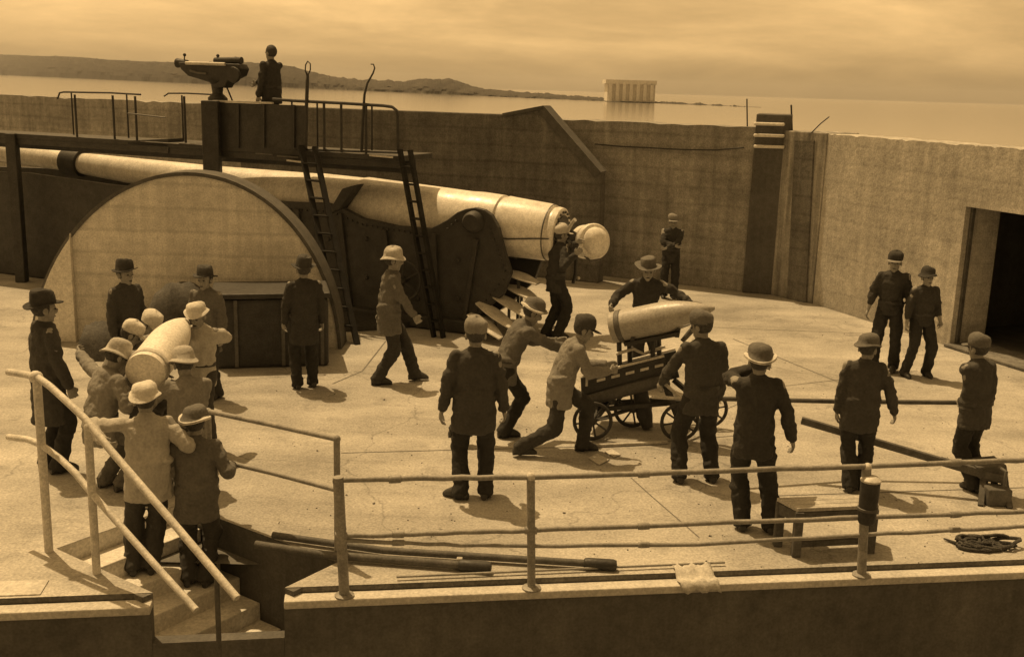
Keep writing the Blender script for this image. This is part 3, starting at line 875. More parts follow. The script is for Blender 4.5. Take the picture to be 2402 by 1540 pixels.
mb.lathe([(0.13, -.03), (0.14, 0), (0.13, .03)], c, fback, 22)
mb.build('hand_wheel', IRON_DARK, fi, True)
for x, y in ((432, 126), (510, 128), (552, 134)):
    MB().tube([fpt(x, 146, .35), fpt(x + 1, y + 4, .35)], 0.012, 6).ball(fpt(x + 1, y + 3, .35), 0.03).build('sight', IRON_DARK, fi, True)
MB().tube([fpt(530, 200, .35), fpt(545, 236, .35)], 0.015, 6).build('brace', IRON_DARK, fi, True)

# ================================================================== PEOPLE
REMESH = []
wrk = bpy.data.textures.new('cloth_folds', 'CLOUDS'); wrk.noise_scale = 0.13; wrk.noise_depth = 2
wrk2 = bpy.data.textures.new('cloth_creases', 'MARBLE'); wrk2.noise_scale = 0.10; wrk2.turbulence = 9.0; wrk2.noise_depth = 1

def ik(a, c, l1, l2, hint):
    d = c - a
    L = d.length
    mx_ = (l1 + l2) * 0.995
    if L > mx_:
        c = a + d * (mx_ / L); d = c - a; L = mx_
    L = max(L, abs(l1 - l2) + 0.02)
    x = (l1 * l1 - l2 * l2 + L * L) / (2 * L)
    h = math.sqrt(max(l1 * l1 - x * x, 0))
    dn = d.normalized()
    hv = V(hint) - dn * V(hint).dot(dn)
    hv = hv.normalized() if hv.length > 1e-5 else dn.orthogonal().normalized()
    return a + dn * x + hv * h, c

def limb(mb, pts, rad, seg=12):
    for i in range(len(pts) - 1):
        mb.tube([pts[i], pts[i].lerp(pts[i + 1], .5), pts[i + 1]], [rad[i], (rad[i] + rad[i + 1]) / 2, rad[i + 1]], seg)
    for p, r_ in zip(pts, rad):
        mb.ball(p, r_ * 1.0, seg=seg, rings=8)

FR = random.Random(11)
def folds(mb, a, b, ra, rb, n, lo=0.0, hi=1.0, amp=0.10):
    """slanting rolls of cloth round a sleeve or a trouser leg"""
    ax = (b - a).normalized(); L_ = (b - a).length
    for k in range(n):
        t = lo + (hi - lo) * (k + FR.uniform(.1, .9)) / n
        r_ = (ra + (rb - ra) * t) * (1 + amp * FR.uniform(.6, 1.2))
        d = (ax + V((FR.uniform(-.5, .5), FR.uniform(-.5, .5), FR.uniform(-.5, .5)))).normalized()
        w_ = FR.uniform(.012, .022)
        c_ = a + ax * L_ * t + V((FR.uniform(-.008, .008), FR.uniform(-.008, .008), 0))
        mb.lathe([(r_ * .86, -w_ * 1.3), (r_ * .97, -w_ * .5), (r_, 0), (r_ * .97, w_ * .5), (r_ * .86, w_ * 1.3)], c_, d, 14)

def hand(mb, w, fd, pn, side, curl=0.5):
    """palm and five fingers; w wrist, fd along the forearm, pn out of the palm"""
    fd = fd.normalized(); pn = (pn - fd * pn.dot(fd))
    pn = pn.normalized() if pn.length > 1e-4 else fd.orthogonal().normalized()
    wv = fd.cross(pn).normalized() * side
    mb.ball(w + fd * 0.05, (0.043, 0.056, 0.019), (wv, fd, pn), 12, 8)
    for i, ln in enumerate((0.068, 0.078, 0.073, 0.055)):
        r0 = w + fd * 0.088 + wv * (1.5 - i) * 0.0245
        d1 = (fd * (1 - .35 * curl) + pn * curl * .9 + wv * (1.5 - i) * 0.06).normalized()
        d2 = (fd * (.8 - curl) + pn * (0.2 + curl)).normalized()
        k = r0 + d1 * ln * .55
        limb(mb, [r0 - fd * 0.02, r0, k, k + d2 * ln * .5], [0.0100, 0.0098, 0.0092, 0.0082], 8)
    t0 = w + fd * 0.025 + wv * 0.03
    d1 = (fd * .6 + wv * .7 + pn * .35).normalized(); d2 = (fd * .9 + pn * .5).normalized()
    limb(mb, [t0, t0 + d1 * .04, t0 + d1 * .04 + d2 * .032], [0.013, 0.0118, 0.0095], 8)

HATS = {
    'bucket': [(0.143, -0.048), (0.145, -0.042), (0.124, -0.022), (0.107, -0.008), (0.104, 0.03), (0.096, 0.068), (0.076, 0.095), (0.04, 0.108), (0.004, 0.111)],
    'helmet': [(0.137, -0.026), (0.139, -0.020), (0.122, -0.006), (0.108, 0.01), (0.106, 0.035), (0.096, 0.068), (0.072, 0.09), (0.038, 0.101), (0.004, 0.104)],
    'straw': [(0.172, -0.016), (0.174, -0.010), (0.140, -0.012), (0.104, -0.010), (0.099, 0.03), (0.095, 0.085), (0.085, 0.098), (0.05, 0.100), (0.004, 0.100)],
    'fedora': [(0.152, -0.018), (0.154, -0.011), (0.128, -0.018), (0.104, -0.012), (0.102, 0.03), (0.094, 0.095), (0.080, 0.118), (0.045, 0.115), (0.004, 0.100)],
    'cap': [(0.100, -0.030), (0.104, -0.028), (0.106, 0.0), (0.108, 0.03), (0.098, 0.068), (0.072, 0.094), (0.036, 0.106), (0.004, 0.108)],
}

def person(base, yaw, h, label, top='dark', legs='black', hat='cap', hatc='mid', lean=0.0, side=0.0, twist=0.0, pelvis=None,
           feet=None, hands=None, hem=0.20, head=(0.0, 0.0), knees=None, elbows=None, detail=True, curl=0.6, sleeve=0.93, brim=None,
           group=None, loose=1.0, palm=None, footyaw=(0, 0), headpx=None):
    s = h / 1.75
    o = bpy.data.objects.new('person', None)
    COL.objects.link(o); o.empty_display_size = 0.2
    ORG[o.name] = V((0, 0, 0))
    tag(o, label, 'person', group or ('men carrying the pale shell' if 'carrier' in label or 'rail' in label and 'railing' not in label else 'gun crew and onlookers'))
    base = V(base)
    rz = Matrix.Rotation(R(yaw), 3, 'Z')
    def loc(q):
        """a place in the world to the figure's own frame"""
        return rz.transposed() @ (q - base) / s
    X, Y, Z = V((1, 0, 0)), V((0, 1, 0)), V((0, 0, 1))
    P = V(pelvis) if pelvis else V((0, 0, 0.96))
    u = V((math.sin(R(side)), math.sin(R(lean)), math.cos(R(lean)) * math.cos(R(side)))).normalized()
    tw = Matrix.Rotation(R(twist), 3, 'Z')
    r = tw @ X; r = (r - u * r.dot(u)).normalized()
    f = u.cross(r)
    um = (u + Z).normalized() if lean or side else u
    if headpx:
        hu0 = (u * 0.55 + Z * 0.6).normalized()
        topl = P + um * 0.16 + u * 0.375 + hu0 * (0.138 + 1.14 * (0.155 if hat else 0.125))
        goal = loc(dp(headpx[0], headpx[1], base.y + (rz @ topl).y * s))
        dl_ = goal - topl
        wd = rz @ dl_
        wd = V((max(-.3, min(.3, wd.x)), 0, max(-.42, min(.06, wd.z))))
        P = P + rz.transposed() @ wd
    C = P + um * 0.16 + u * 0.20
    N = P + um * 0.16 + u * 0.375
    SH = P + um * 0.16 + u * 0.315
    hy, hpch = head
    hu = (u * 0.55 + Z * 0.6).normalized()
    hq = Matrix.Rotation(R(hy), 3, hu)
    hf = hq @ f
    hf = (hf - hu * hf.dot(hu)).normalized()
    pr = Matrix.Rotation(R(-hpch), 3, hf.cross(hu))
    hu = pr @ hu; hf = pr @ hf
    hr = hf.cross(hu)
    Hc = N + hu * 0.138 + hf * 0.012
    HS = 1.14
    hu_, hf_, hr_ = hu, hf, hr
    hu, hf, hr = hu * HS, hf * HS, hr * HS
    feet = feet or ((0.11, 0.02, 0), (-0.11, -0.02, 0))
    hands = hands or (None, None)
    joints = {}
    leg, arm = [], []
    for i, sg in enumerate((1, -1)):
        hip = P + X * sg * 0.092 - Z * 0.03
        q = feet[i]
        a = loc(q) if isinstance(q, Vector) else V(q)
        a = a + Z * 0.09
        kh = knees[i] if knees else (sg * 0.12, 1, 0)
        k, a = ik(hip, a, 0.445, 0.43, kh)
        leg.append((hip, k, a))
        sh = SH + r * sg * 0.185
        q = hands[i]
        if q is None: w = SH + r * sg * (0.255) + V((0, 0.03, -0.54)) + f * 0.02
        else: w = loc(q) if isinstance(q, Vector) else V(q)
        eh = elbows[i] if elbows else (sg * 0.35, -1, -0.1)
        e, w = ik(sh, w, 0.285, 0.265, eh)
        arm.append((sh, e, w))
    # ---- the body, one skin
    b = MB()
    b.loft([(P - Z * 0.09, X * .11, Y * .09), (P, X * .16, Y * .105), (P + um * .14, X * .135, Y * .095), (C, r * .155, f * .11),
            (SH - u * .01, r * .16, f * .09), (SH + u * .05, r * .09, f * .07), (N, r * .055, f * .055)], 16)
    limb(b, [N - u * .05, Hc - hu * .03], [0.06, 0.052], 12)
    b.ball(Hc + hu * .028 - hf * .008, (0.077, 0.096, 0.098), (hr, hf, hu), 16, 10)
    b.ball(Hc - hu * .045 + hf * .016, (0.058, 0.072, 0.078), (hr, hf, hu), 14, 8)
    b.ball(Hc - hu * .10 + hf * .052, (0.030, 0.026, 0.022), (hr, hf, hu), 10, 6)
    b.ball(Hc - hu * .022 + hf * .096, (0.0135, 0.022, 0.026), (hr, hf, hu), 8, 6)
    b.ball(Hc + hu * .018 + hf * .078, (0.05, 0.016, 0.012), (hr, hf, hu), 10, 6)
    for sg in (1, -1): b.ball(Hc - hu * .012 + hr * sg * .079 - hf * .012, (0.012, 0.022, 0.034), (hr, hf, hu), 8, 6)
    for i, sg in enumerate((1, -1)):
        hip, k, a = leg[i]
        limb(b, [hip, k, a], [.085, .056, .042])
        fy = Matrix.Rotation(R(footyaw[i]), 3, 'Z') @ Y
        limb(b, [a - Z * .05, a + fy * .13 - Z * .055], [.036, .03], 8)
        sh, e, w = arm[i]
        limb(b, [sh, e, w], [.052, .042, .028])
        pn = V(palm[i]) if palm else (r * -sg + f * .15)
        hand(b, w, w - e, pn, 1, curl)
    bo = b.build('body', SKIN, o, True); REMESH.append((bo, 0.0092, 1, 0))
    # ---- clothes
    j = MB()
    hz = 1.0 if hem < .25 else 1.08
    lz = loose
    j.loft([(P - Z * hem, X * .185 * hz * lz, Y * .135 * hz * lz), (P - Z * .02, X * .182 * lz, Y * .130 * lz), (P + um * .12, X * .168 * lz, Y * .125 * lz), (C, r * .188, f * .135),
            (SH - u * .03, r * .198, f * .118), (SH + u * .03, r * .165, f * .10), (SH + u * .058, r * .10, f * .085), (N + u * .01, r * .074, f * .072)], 18)
    for i, sg in enumerate((1, -1)):
        sh, e, w = arm[i]
        we = e.lerp(w, sleeve)
        limb(j, [sh - u * .012 - r * sg * .012, e, we], [.068, .062, .05])
        j.tube([we, we + (w - e).normalized() * .012], .053, 12)
        folds(j, sh, e, .068, .062, 3, .45, 1.0); folds(j, e, we, .062, .052, 4, 0, .9)
    for k in range(4):
        t_ = FR.uniform(-.25, .9); c_ = P + um * (.02 + .13 * t_ ) + V((FR.uniform(-.012, .012), FR.uniform(-.012, .012), 0))
        tx, ty = FR.uniform(-.18, .18), FR.uniform(-.18, .18)
        sc_ = FR.uniform(1.03, 1.08) * lz
        x_ = (X + Z * tx) * .176 * sc_; y_ = (Y + Z * ty) * .132 * sc_
        j.loft([(c_ - um * .024, x_ * .93, y_ * .93), (c_, x_, y_), (c_ + um * .024, x_ * .93, y_ * .93)], 18)
    j.lathe([(0.068, 0), (0.074, 0.02), (0.062, 0.045)], N - u * .012, u, 14)
    jo = j.build('jacket', CL[top], o, True); REMESH.append((jo, 0.0135, 2, 0.032))
    if hem < .21:
        bl = MB(); cb_ = P + um * .085
        bl.loft([(cb_ - um * .02, X * .182 * lz, Y * .138 * lz), (cb_ + um * .02, X * .180 * lz, Y * .137 * lz)], 24)
        bl.build('belt', LEATHER, o, True)
    t = MB()
    t.loft([(P - Z * .10, X * .14, Y * .10), (P - Z * .02, X * .172, Y * .12), (P + um * .10, X * .155, Y * .112)], 16)
    for i in (0, 1):
        hip, k, a = leg[i]
        e = k.lerp(a, 1.04)
        limb(t, [hip, k, e], [.100, .086, .077])
        folds(t, hip, k, .098, .086, 4, .25, 1.0, .07); folds(t, k, e, .086, .078, 6, 0, 1.0, .09)
        t.tube([e - (a - k).normalized() * .04, e + (a - k).normalized() * .035], [.080, .087], 12)
    to = t.build('trousers', CL[legs], o, True); REMESH.append((to, 0.0135, 2, 0.028))
    for i in (0, 1):
        a = leg[i][2]
        fy = Matrix.Rotation(R(footyaw[i]), 3, 'Z') @ Y; fx = fy.cross(Z)
        gz = a - Z * .09
        m_ = MB()
        rings = [(gz + fy * -.085, .030, .035), (gz + fy * -.06, .04, .055), (gz + fy * .02, .042, .062), (gz + fy * .10, .048, .05), (gz + fy * .155, .044, .034), (gz + fy * .185, .022, .02)]
        m_.loft([(q + Z * hh, fx * ww, Z * hh) for q, ww, hh in rings], 12)
        m_.tube([gz + Z * .05 - fy * .02, gz + Z * .12 - fy * .02], [.048, .046], 12)
        m_.build('boot', LEATHER, o, True)
    hh = MB().ball(Hc + hu * .03 - hf * .014, (0.083, 0.098, 0.100), (hr, hf, hu), 16, 10)
    keep = MB(); keep.v = hh.v
    keep.f = [q for q in hh.f if all(((hh.v[i] - Hc).dot(hf_) < 0.045 and (hh.v[i] - Hc).dot(hu_) > -0.06) or (hh.v[i] - Hc).dot(hu_) > 0.08 for i in q)]
    keep.build('hair', HAIR, o, True)
    if detail:
        for sg in (1, -1):
            MB().ball(Hc + hu * .002 + hf * .083 + hr * sg * .032, (0.014, 0.009, 0.007), (hr, hf, hu), 8, 6).build('eye', EYE, o, True)
        MB().ball(Hc - hu * .068 + hf * .084, (0.024, 0.008, 0.005), (hr, hf, hu), 8, 6).build('mouth', EYE, o, True)
    if hat:
        tilt = (hu_ * 1.0 - hf_ * (0.10 + random.uniform(-.08, .08)) + hr_ * random.uniform(-.12, .12)).normalized() * 1.08
        hx = hr; hyv = tilt.cross(hr_)
        m_ = MB(); seg = 24
        prof_ = HATS[hat]
        hb = Hc + hu * .062 - hf * .006
        inner = [(max(a_ - .006, .002), b_ - .004) for a_, b_ in prof_]
        vs_, fs = [], []
        allp = inner[::-1] + prof_
        ph = random.random() * 6
        for (rr, zz) in allp:
            for k in range(seg):
                a_ = 2 * math.pi * k / seg
                wob = 1 + (0.05 * math.sin(2 * a_ + ph) + .03 * math.sin(5 * a_ + ph * 2) if rr > 0.112 else (0.05 * math.sin(3 * a_ + ph) + .04 * math.sin(5 * a_ + 2 * ph)) * min(1, max(0, zz * 14)))
                zo = (0.014 * math.sin(2 * a_ + ph * 1.7)) if rr > 0.112 else -.022 * max(0, math.cos(a_ - ph)) * min(1, max(0, (zz - .04) * 16)) * (rr < .1)
                vs_.append(hb + hx * math.cos(a_) * rr * .90 * wob - hyv * math.sin(a_) * rr * 1.08 * wob + tilt * (zz + zo))
        for i in range(len(allp) - 1):
            for k in range(seg):
                k2 = (k + 1) % seg
                fs.append((i * seg + k, i * seg + k2, (i + 1) * seg + k2, (i + 1) * seg + k))
        m_.add(vs_, fs)
        ho = m_.build('hat', CL[hatc], o, True, angle=60)
        if hat == 'cap':
            vz = MB()
            c0 = hb + hf * .085 + tilt * -.022
            pts = []
            for k in range(9):
                a_ = -1.25 + 2.5 * k / 8
                pts.append((math.sin(a_), math.cos(a_)))
            up_ = [hb + hr * .088 * x_ + hf * (.1 * y_) - tilt * .022 for x_, y_ in pts]
            ou = [hb + hr * .092 * x_ + hf * (.06 + .125 * y_) - tilt * (.038) for x_, y_ in pts]
            allv = up_ + ou + [p - tilt * .006 for p in up_ + ou]
            n = 9; fs = []
            for k in range(n - 1):
                fs += [(k, k + 1, n + k + 1, n + k), (2 * n + k, 3 * n + k, 3 * n + k + 1, 2 * n + k + 1), (n + k, n + k + 1, 3 * n + k + 1, 3 * n + k)]
            vz.add(allv, fs)
            vz.build('visor', CL[brim or hatc], ho, True)
        elif brim:
            big = max(a_ for a_, b_ in prof_); bz = prof_[1][1]
            m_ = MB(); vs_, fs = [], []
            for (rr, zz) in ((big * .74, bz + .018), (big * 1.02, bz + .006), (big * 1.03, bz - .012), (big * .74, bz + .006)):
                for k in range(seg):
                    a_ = 2 * math.pi * k / seg
                    vs_.append(hb + hx * math.cos(a_) * rr * .9 - hyv * math.sin(a_) * rr * 1.08 + tilt * (zz + .014 * math.sin(2 * a_ + ph * 1.7)))
            for i in range(4):
                i2 = (i + 1) % 4
                for k in range(seg):
                    k2 = (k + 1) % seg
                    fs.append((i * seg + k, i * seg + k2, i2 * seg + k2, i2 * seg + k))
            m_.add(vs_, fs)
            m_.build('hat_brim', CL[brim], ho, True, angle=60)
    o.location = base
    o.rotation_euler = (0, 0, R(yaw))
    o.scale = (s, s, s)
    return o

def height(px_head, py_head, base):
    return dp(px_head, py_head, base.y).z - base.z

# ---- crew on the open floor
def std(fx, fy, hx, hy_, hatadd=0.06):
    b = gp(fx, fy)
    return b, max(1.5, min(1.92, height(hx, hy_, b) - hatadd * .6))
b, h = std(928, 896, 922, 578)
person(b, -78, h, 'man in pale bucket hat and light jacket walking right past the gun', headpx=(922, 578), top='mid', legs='dark', hat='bucket', hatc='light',
       feet=((.10, -.24, .0), (-.06, .26, .0)), hands=((.20, .26, .84), (-.25, -.18, .86)), pelvis=(0, 0.02, .93), hem=.27, lean=4, loose=1.1)
b, h = std(1106, 1166, 1117, 742)
person(b, 4, h, 'man in dark jacket and cap seen from behind, left of the cart crew', headpx=(1117, 742), top='navy', legs='black', hat='cap', hatc='drab',
       feet=((.13, 0, 0), (-.11, -.03, 0)), footyaw=(-10, 60), hands=((.30, .05, .84), (-.31, .0, .82)), hem=.26, loose=1.12)
b = gp(1128, 1034)
person(b, -74, 1.80, 'man in brimmed hat leaning forward in a lunge behind the cart', headpx=(1252, 694), top='mid', legs='black', hat='helmet', hatc='mid', brim='pale',
       feet=((.08, -.36, .03), (-.08, .30, 0)), pelvis=(0, .30, .86), lean=30, hands=((.12, .95, 1.06), (-.15, .90, 1.10)), head=(0, 12), knees=((0, 1, .2), (0, 1, .2)))
b = gp(1292, 1064)
person(b, -80, 1.76, 'man in dark cap and pale jacket pushing the shell cart', headpx=(1372, 735), top='drab', legs='dark', hat='cap', hatc='navy',
       feet=((.06, -.36, .02), (-.08, .38, 0)), pelvis=(0, .10, .84), lean=24, hands=((.10, .60, .98), (-.12, .62, 1.00)), head=(0, 8), hem=.24, loose=1.1)
b, h = std(1296, 792, 1310, 524)
person(b, -62, h, 'man with pale cap standing at the open breech of the gun', headpx=(1316, 524), top='dark', legs='black', hat='cap', hatc='light',
       hands=(dp(1350, 598, 16.8), dp(1352, 572, 17.1)), feet=((.1, .04, 0), (-.1, -.06, 0)), lean=5, elbows=((.5, -.4, -1), (-.5, -.4, -1)))
b, h = std(1568, 698, 1580, 503)
person(b, 172, h, 'man in cap with folded arms standing before the far wall', 'dark', 'black', 'cap', 'drab',
       hands=((-.06, .26, 1.16), (.08, .28, 1.12)), elbows=((1, .1, -.4), (-1, .1, -.4)))
b, h = std(1518, 902, 1522, 600)
person(b, 176, h, 'man in wide straw hat with spread arms behind the shell', headpx=(1522, 600), top='dark', legs='black', hat='straw', hatc='mid',
       hands=(dp(1434, 716, b.y - .25), dp(1622, 712, b.y - .3)), elbows=((.3, -1, -.2), (-.3, -1, -.2)), lean=8, head=(0, 10), curl=.9)
b, h = std(1630, 1128, 1655, 726)
person(b, 8, h, 'dark-clothed man holding the cart handle and the long staff', headpx=(1655, 726), top='navy', legs='black', hat='cap', hatc='mid',
       feet=((.17, 0, 0), (-.17, .0, 0)), hands=(dp(1682, 938, b.y + .06), dp(1540, 915, b.y + .35)), elbows=((.8, -.6, 0), (-.5, -.6, -.3)), lean=6, head=(35, 10), curl=.95)
b, h = std(1773, 1244, 1786, 804)
person(b, -6, h, 'man in pale-brimmed hat raising a hand to his face by the bench', headpx=(1786, 804), top='dark', legs='black', hat='helmet', hatc='mid', brim='pale',
       feet=((.13, 0, 0), (-.13, .02, 0)), hands=((.29, .06, .80), (-.10, .20, 1.50)), elbows=((.4, -1, 0), (-1, .1, -.5)), head=(-10, 0), hem=.22)
b, h = std(2008, 1148, 2040, 781)
person(b, -14, h, 'man in loose dark jacket and cap standing behind the thick railing post', headpx=(2038, 781), top='navy', legs='black', hat='helmet', hatc='mid',
       feet=((.06, .04, 0), (-.08, -.06, 0)), hands=((.33, .10, .86), (-.28, .04, .86)), hem=.24, loose=1.14, head=(-25, 5))
b, h = std(2290, 1146, 2300, 781)
person(b, 26, h, 'man in dark jacket gripping the staff at the right edge', headpx=(2300, 781), top='navy', legs='black', hat='cap', hatc='mid',
       feet=((.08, .05, 0), (-.10, -.05, 0)), hands=(dp(2275, 945, b.y + .12), dp(2254, 941, b.y + .14)), hem=.2, lean=7, loose=1.1, curl=.95)
b, h = std(2072, 868, 2068, 590)
person(b, 158, h, 'taller man in visored cap standing apart near the right wall', 'dark', 'black', 'cap', 'dark', brim='drab',
       feet=((.15, .03, 0), (-.13, -.02, 0)), hands=((.32, .08, .84), (-.29, -.02, .84)), hem=.1, sleeve=.55)
b, h = std(2148, 882, 2153, 625)
person(b, 188, h, 'shorter man in hat standing legs apart near the right wall', 'dark', 'black', 'bucket', 'dark',
       feet=((.20, .0, 0), (-.17, .0, 0)), pelvis=(0, 0, .95), hands=((.29, .05, .84), (-.22, .15, .95)), hem=.1, sleeve=.6)
q = deck_pt(604) + fback * 0.45
person(V((q.x, q.y, ZD)), 62, height(598, 108, q), 'man standing at the instrument up on the sighting platform', 'dark', 'black', None, 'dark',
       hands=(pl(552, 232, .5), (-.26, .1, .82)), twist=-10, hem=.2, loose=1.1)

# ---- onlookers and shell carriers at left
b, h = std(126, 1102, 140, 690)
person(b, -48, h, 'man in dark wide-brimmed hat and long coat at the left edge', 'navy', 'black', 'fedora', 'dark', hem=.46, loose=1.12,
       hands=((.28, .12, .86), (-.26, .10, .86)))
b = V((dp(300, 800, 13.0).x, 13.0, 0))
person(b, -120, height(310, 614, b) - .04, 'man in dark hat facing right beyond the left carriers', 'navy', 'dark', 'fedora', 'dark', hem=.3)
b = V((dp(487, 800, 13.2).x, 13.2, 0))
person(b, 165, height(487, 628, b) - .04, 'man in dark hat standing beside the big steel chest', 'mid', 'dark', 'fedora', 'navy', hem=.3)
b, h = std(716, 908, 708, 606)
person(b, 24, h, 'man in dark coat standing at the right end of the steel chest', 'dark', 'black', 'fedora', 'navy', hem=.34, hands=((.27, .06, .84), (-.26, .12, .86)))
SHN, SHF = dp(340, 874, 10.0), dp(428, 762, 11.25)     # the carried shell: near end, far end
def onfloor(px, y):
    q = dp(px, 900, y); return V((q.x, q.y, 0))
grp = None
b = onfloor(468, 11.3)
person(b, 170, height(466, 702, b) - .05, 'carrier in white hat facing us on the far side of the pale shell', headpx=(466, 702), top='light', legs='navy', hat='helmet', hatc='pale',
       hands=(SHF + V((.12, -.15, -.16)), SHF + V((.26, .05, -.18))), curl=.7, head=(0, 18))
b = onfloor(352, 11.75)
person(b, -110, 1.70, 'carrier in pale cap stooping at the far end of the pale shell', headpx=(346, 722), top='drab', legs='navy', hat='cap', hatc='pale', lean=16, pelvis=(0, -.05, .90),
       hands=(SHF + V((-.10, .1, -.16)), SHF + V((-.02, .2, -.16))), curl=.7, head=(0, 20))
b = onfloor(296, 11.0)
person(b, -62, 1.68, 'carrier in pale cap bent over the left flank of the pale shell', headpx=(302, 746), top='drab', legs='navy', hat='cap', hatc='pale', lean=26, pelvis=(0, -.08, .88),
       hands=(SHN.lerp(SHF, .75) + V((-.16, 0, -.16)), SHN.lerp(SHF, .9) + V((-.1, .05, -.2))), curl=.7, head=(0, 18))
b = onfloor(256, 10.0)
person(b, -38, 1.76, 'carrier in floppy pale hat and drab jacket left of the pale shell', headpx=(264, 792), top='drab', legs='mid', hat='bucket', hatc='light', lean=18, pelvis=(0, -.06, .89),
       hands=(SHN + V((-.10, .05, -.14)), dp(186, 826, 10.6)), elbows=((.3, -1, -.5), (-1, -.2, .2)), curl=.7, head=(0, 20), loose=1.12)
b = onfloor(436, 10.0)
person(b, 22, 1.76, 'carrier in floppy pale hat and worn jacket right of the pale shell', headpx=(431, 812), top='drab', legs='mid', hat='bucket', hatc='light', lean=15, pelvis=(0, -.06, .90),
       hands=(SHN + V((.26, .25, -.2)), SHN + V((.12, .1, -.14))), elbows=((.8, -.6, -.3), (-.3, -1, -.5)), curl=.8, head=(0, 15), loose=1.12)
def onstair(px, y):
    q = dp(px, 1300, y); q = V((q.x, q.y, 0)); sv = (q - R0).dot(SD)
    return q, stair_z(sv), sv
q, z, sv = onstair(335, 8.85)
rail_hold = dp(242, 1034, 8.62)
def step_pt(px, y):
    q, z, sv = onstair(px, y); return V((q.x, q.y, z))
person(V((q.x, q.y, z)), 16, 1.74, 'man in pale hat and light jacket climbing with a hand on the rail', headpx=(338, 893), top='light', legs='navy', hat='helmet', hatc='pale', lean=8,
       feet=(step_pt(354, 8.88), step_pt(312, 8.84)), pelvis=(0, .02, .93), hands=((.30, .18, 1.20), rail_hold), elbows=((.6, -.8, -.3), (-1, -.6, -.2)), curl=.9, hem=.22, loose=1.12)
q, z, sv = onstair(462, 9.0)
PH = plane_hit(560, 1090, SR(0) + SP * .07, SP)
person(V((q.x, q.y, z)), 6, 1.70, 'man in white-brimmed hat on the stairs gripping the guard rail', headpx=(456, 948), top='mid', legs='navy', hat='helmet', hatc='mid', brim='pale', lean=8,
       feet=(step_pt(482, 9.0), step_pt(440, 9.0)), pelvis=(0, .0, .93), hands=(PH - V((.06, 0, 0)), (-.26, .16, .95)), elbows=((.3, -1, -.6), (-.5, -.8, -.2)), curl=.9, hem=.24, loose=1.12, palm=((0, .3, -1), (1, 0, 0)))

# ================================================================== CART, SHELLS, TOOLS
def shell_at(a, b, r_, material, label, grp=None):
    """base a, nose b"""
    a, b = V(a), V(b); ax = (b - a); L = ax.length; ax.normalize()
    t = thing('artillery_shell', a.lerp(b, .5) - V((0, 0, r_)), label, 'shell', grp)
    pr = [(r_ * .86, 0), (r_ * .97, .012), (r_ * .98, .05), (r_ * 1.0, L * .40)]
    for k in range(1, 13):
        x = k / 12
        pr.append((max(r_ * (1 - x ** 2.1) + .02 * x, .012), L * (.40 + .60 * x)))
    MB().lathe(pr, a, ax, 36).build('body', material, t, True, angle=35)
    MB().lathe([(r_ * .99, .075), (r_ * 1.035, .085), (r_ * 1.035, .135), (r_ * .99, .145)], a, ax, 36).build('driving_band', IRON_MID if material is SHELL else CANVAS, t, True)
    return t
CYN, CYF = 12.25, 12.85
shell_at(dp(1436, 768, 12.45), dp(1676, 722, 12.05), 0.19, SHELL, 'large grey pointed shell lying on the wheeled cart')
shell_at(SHN, SHF + (SHF - SHN) * .12, 0.20, SHELL_PALE, 'pale shell carried on the shoulders of the crew at left')
cart = thing('shell_cart', gp(1480, 1030), 'dark iron shell cart with spoked wheels and tilted tray', 'cart')
def wheel(c, r_, n=8):
    w = MB(); ringp = [c + V((math.cos(t), .05 * math.cos(t), math.sin(t))) * r_ for t in [2 * math.pi * k / 26 for k in range(27)]]
    w.tube(ringp, .022, 8, False)
    wo_ = w.build('wheel', IRON_DARK, cart, True)
    h_ = MB().lathe([(.03, -.06), (.045, -.04), (.045, .04), (.03, .06)], c, V((0, 1, 0)), 12)
    for k in range(n):
        t = 2 * math.pi * k / n + .2
        h_.tube([c, c + V((math.cos(t), .05 * math.cos(t), math.sin(t))) * r_], .012, 6)
    h_.build('spokes', IRON_DARK, wo_, True)
    return c
wr = 0.215
ctr = []
for px, py, Y in ((1388, 1032, None), (1592, 1034, None), (1482, 1002, None), (1660, 1003, None)):
    g = gp(px, py)
    ctr.append(wheel(V((g.x, g.y, wr + .022)), wr))
MB().tube([ctr[0], ctr[2]], .022, 8).build('axle', IRON_DARK, cart, True)
MB().tube([ctr[1], ctr[3]], .022, 8).build('axle', IRON_DARK, cart, True)
def cpl(px, py, Y): return dp(px, py, Y)
NY, FYc = 12.3, 12.75
for Y, dx, dy in ((NY, 0, 0), (FYc, 26, -16)):
    MB().prism([cpl(1362 + dx, 886 + dy, Y), cpl(1560 + dx, 838 + dy, Y), cpl(1562 + dx, 872 + dy, Y), cpl(1364 + dx, 930 + dy, Y)], V((0, .03, 0))).build('side_plate', IRON_DARK, cart, bevel=.006)
    MB().tube([cpl(1366 + dx, 882 + dy, Y - .01), cpl(1558 + dx, 834 + dy, Y - .01)], .016, 8).build('top_rail', IRON_LIGHT, cart, True)
for k in range(5):
    x = 1400 + 34 * k; y = 890 - 8.3 * k
    MB().prism([cpl(x, y, NY - .015), cpl(x + 20, y - 5, NY - .015), cpl(x + 20, y + 1, NY - .015), cpl(x, y + 6, NY - .015)], V((0, .012, 0))).build('slot_plate', IRON_LIGHT, cart)
MB().prism([cpl(1364, 926, NY), cpl(1562, 868, NY), cpl(1588, 856, FYc), cpl(1390, 910, FYc)], V((0, 0, -.03))).build('tray', IRON_DARK, cart, bevel=.006)
MB().tube([cpl(1372, 938, NY + .05), cpl(1568, 886, NY + .05)], .085, 18).build('lower_cylinder', IRON_MID, cart, True)
MB().tube([cpl(1395, 925, FYc), cpl(1590, 872, FYc)], .07, 16).build('lower_cylinder', IRON_DARK, cart, True)
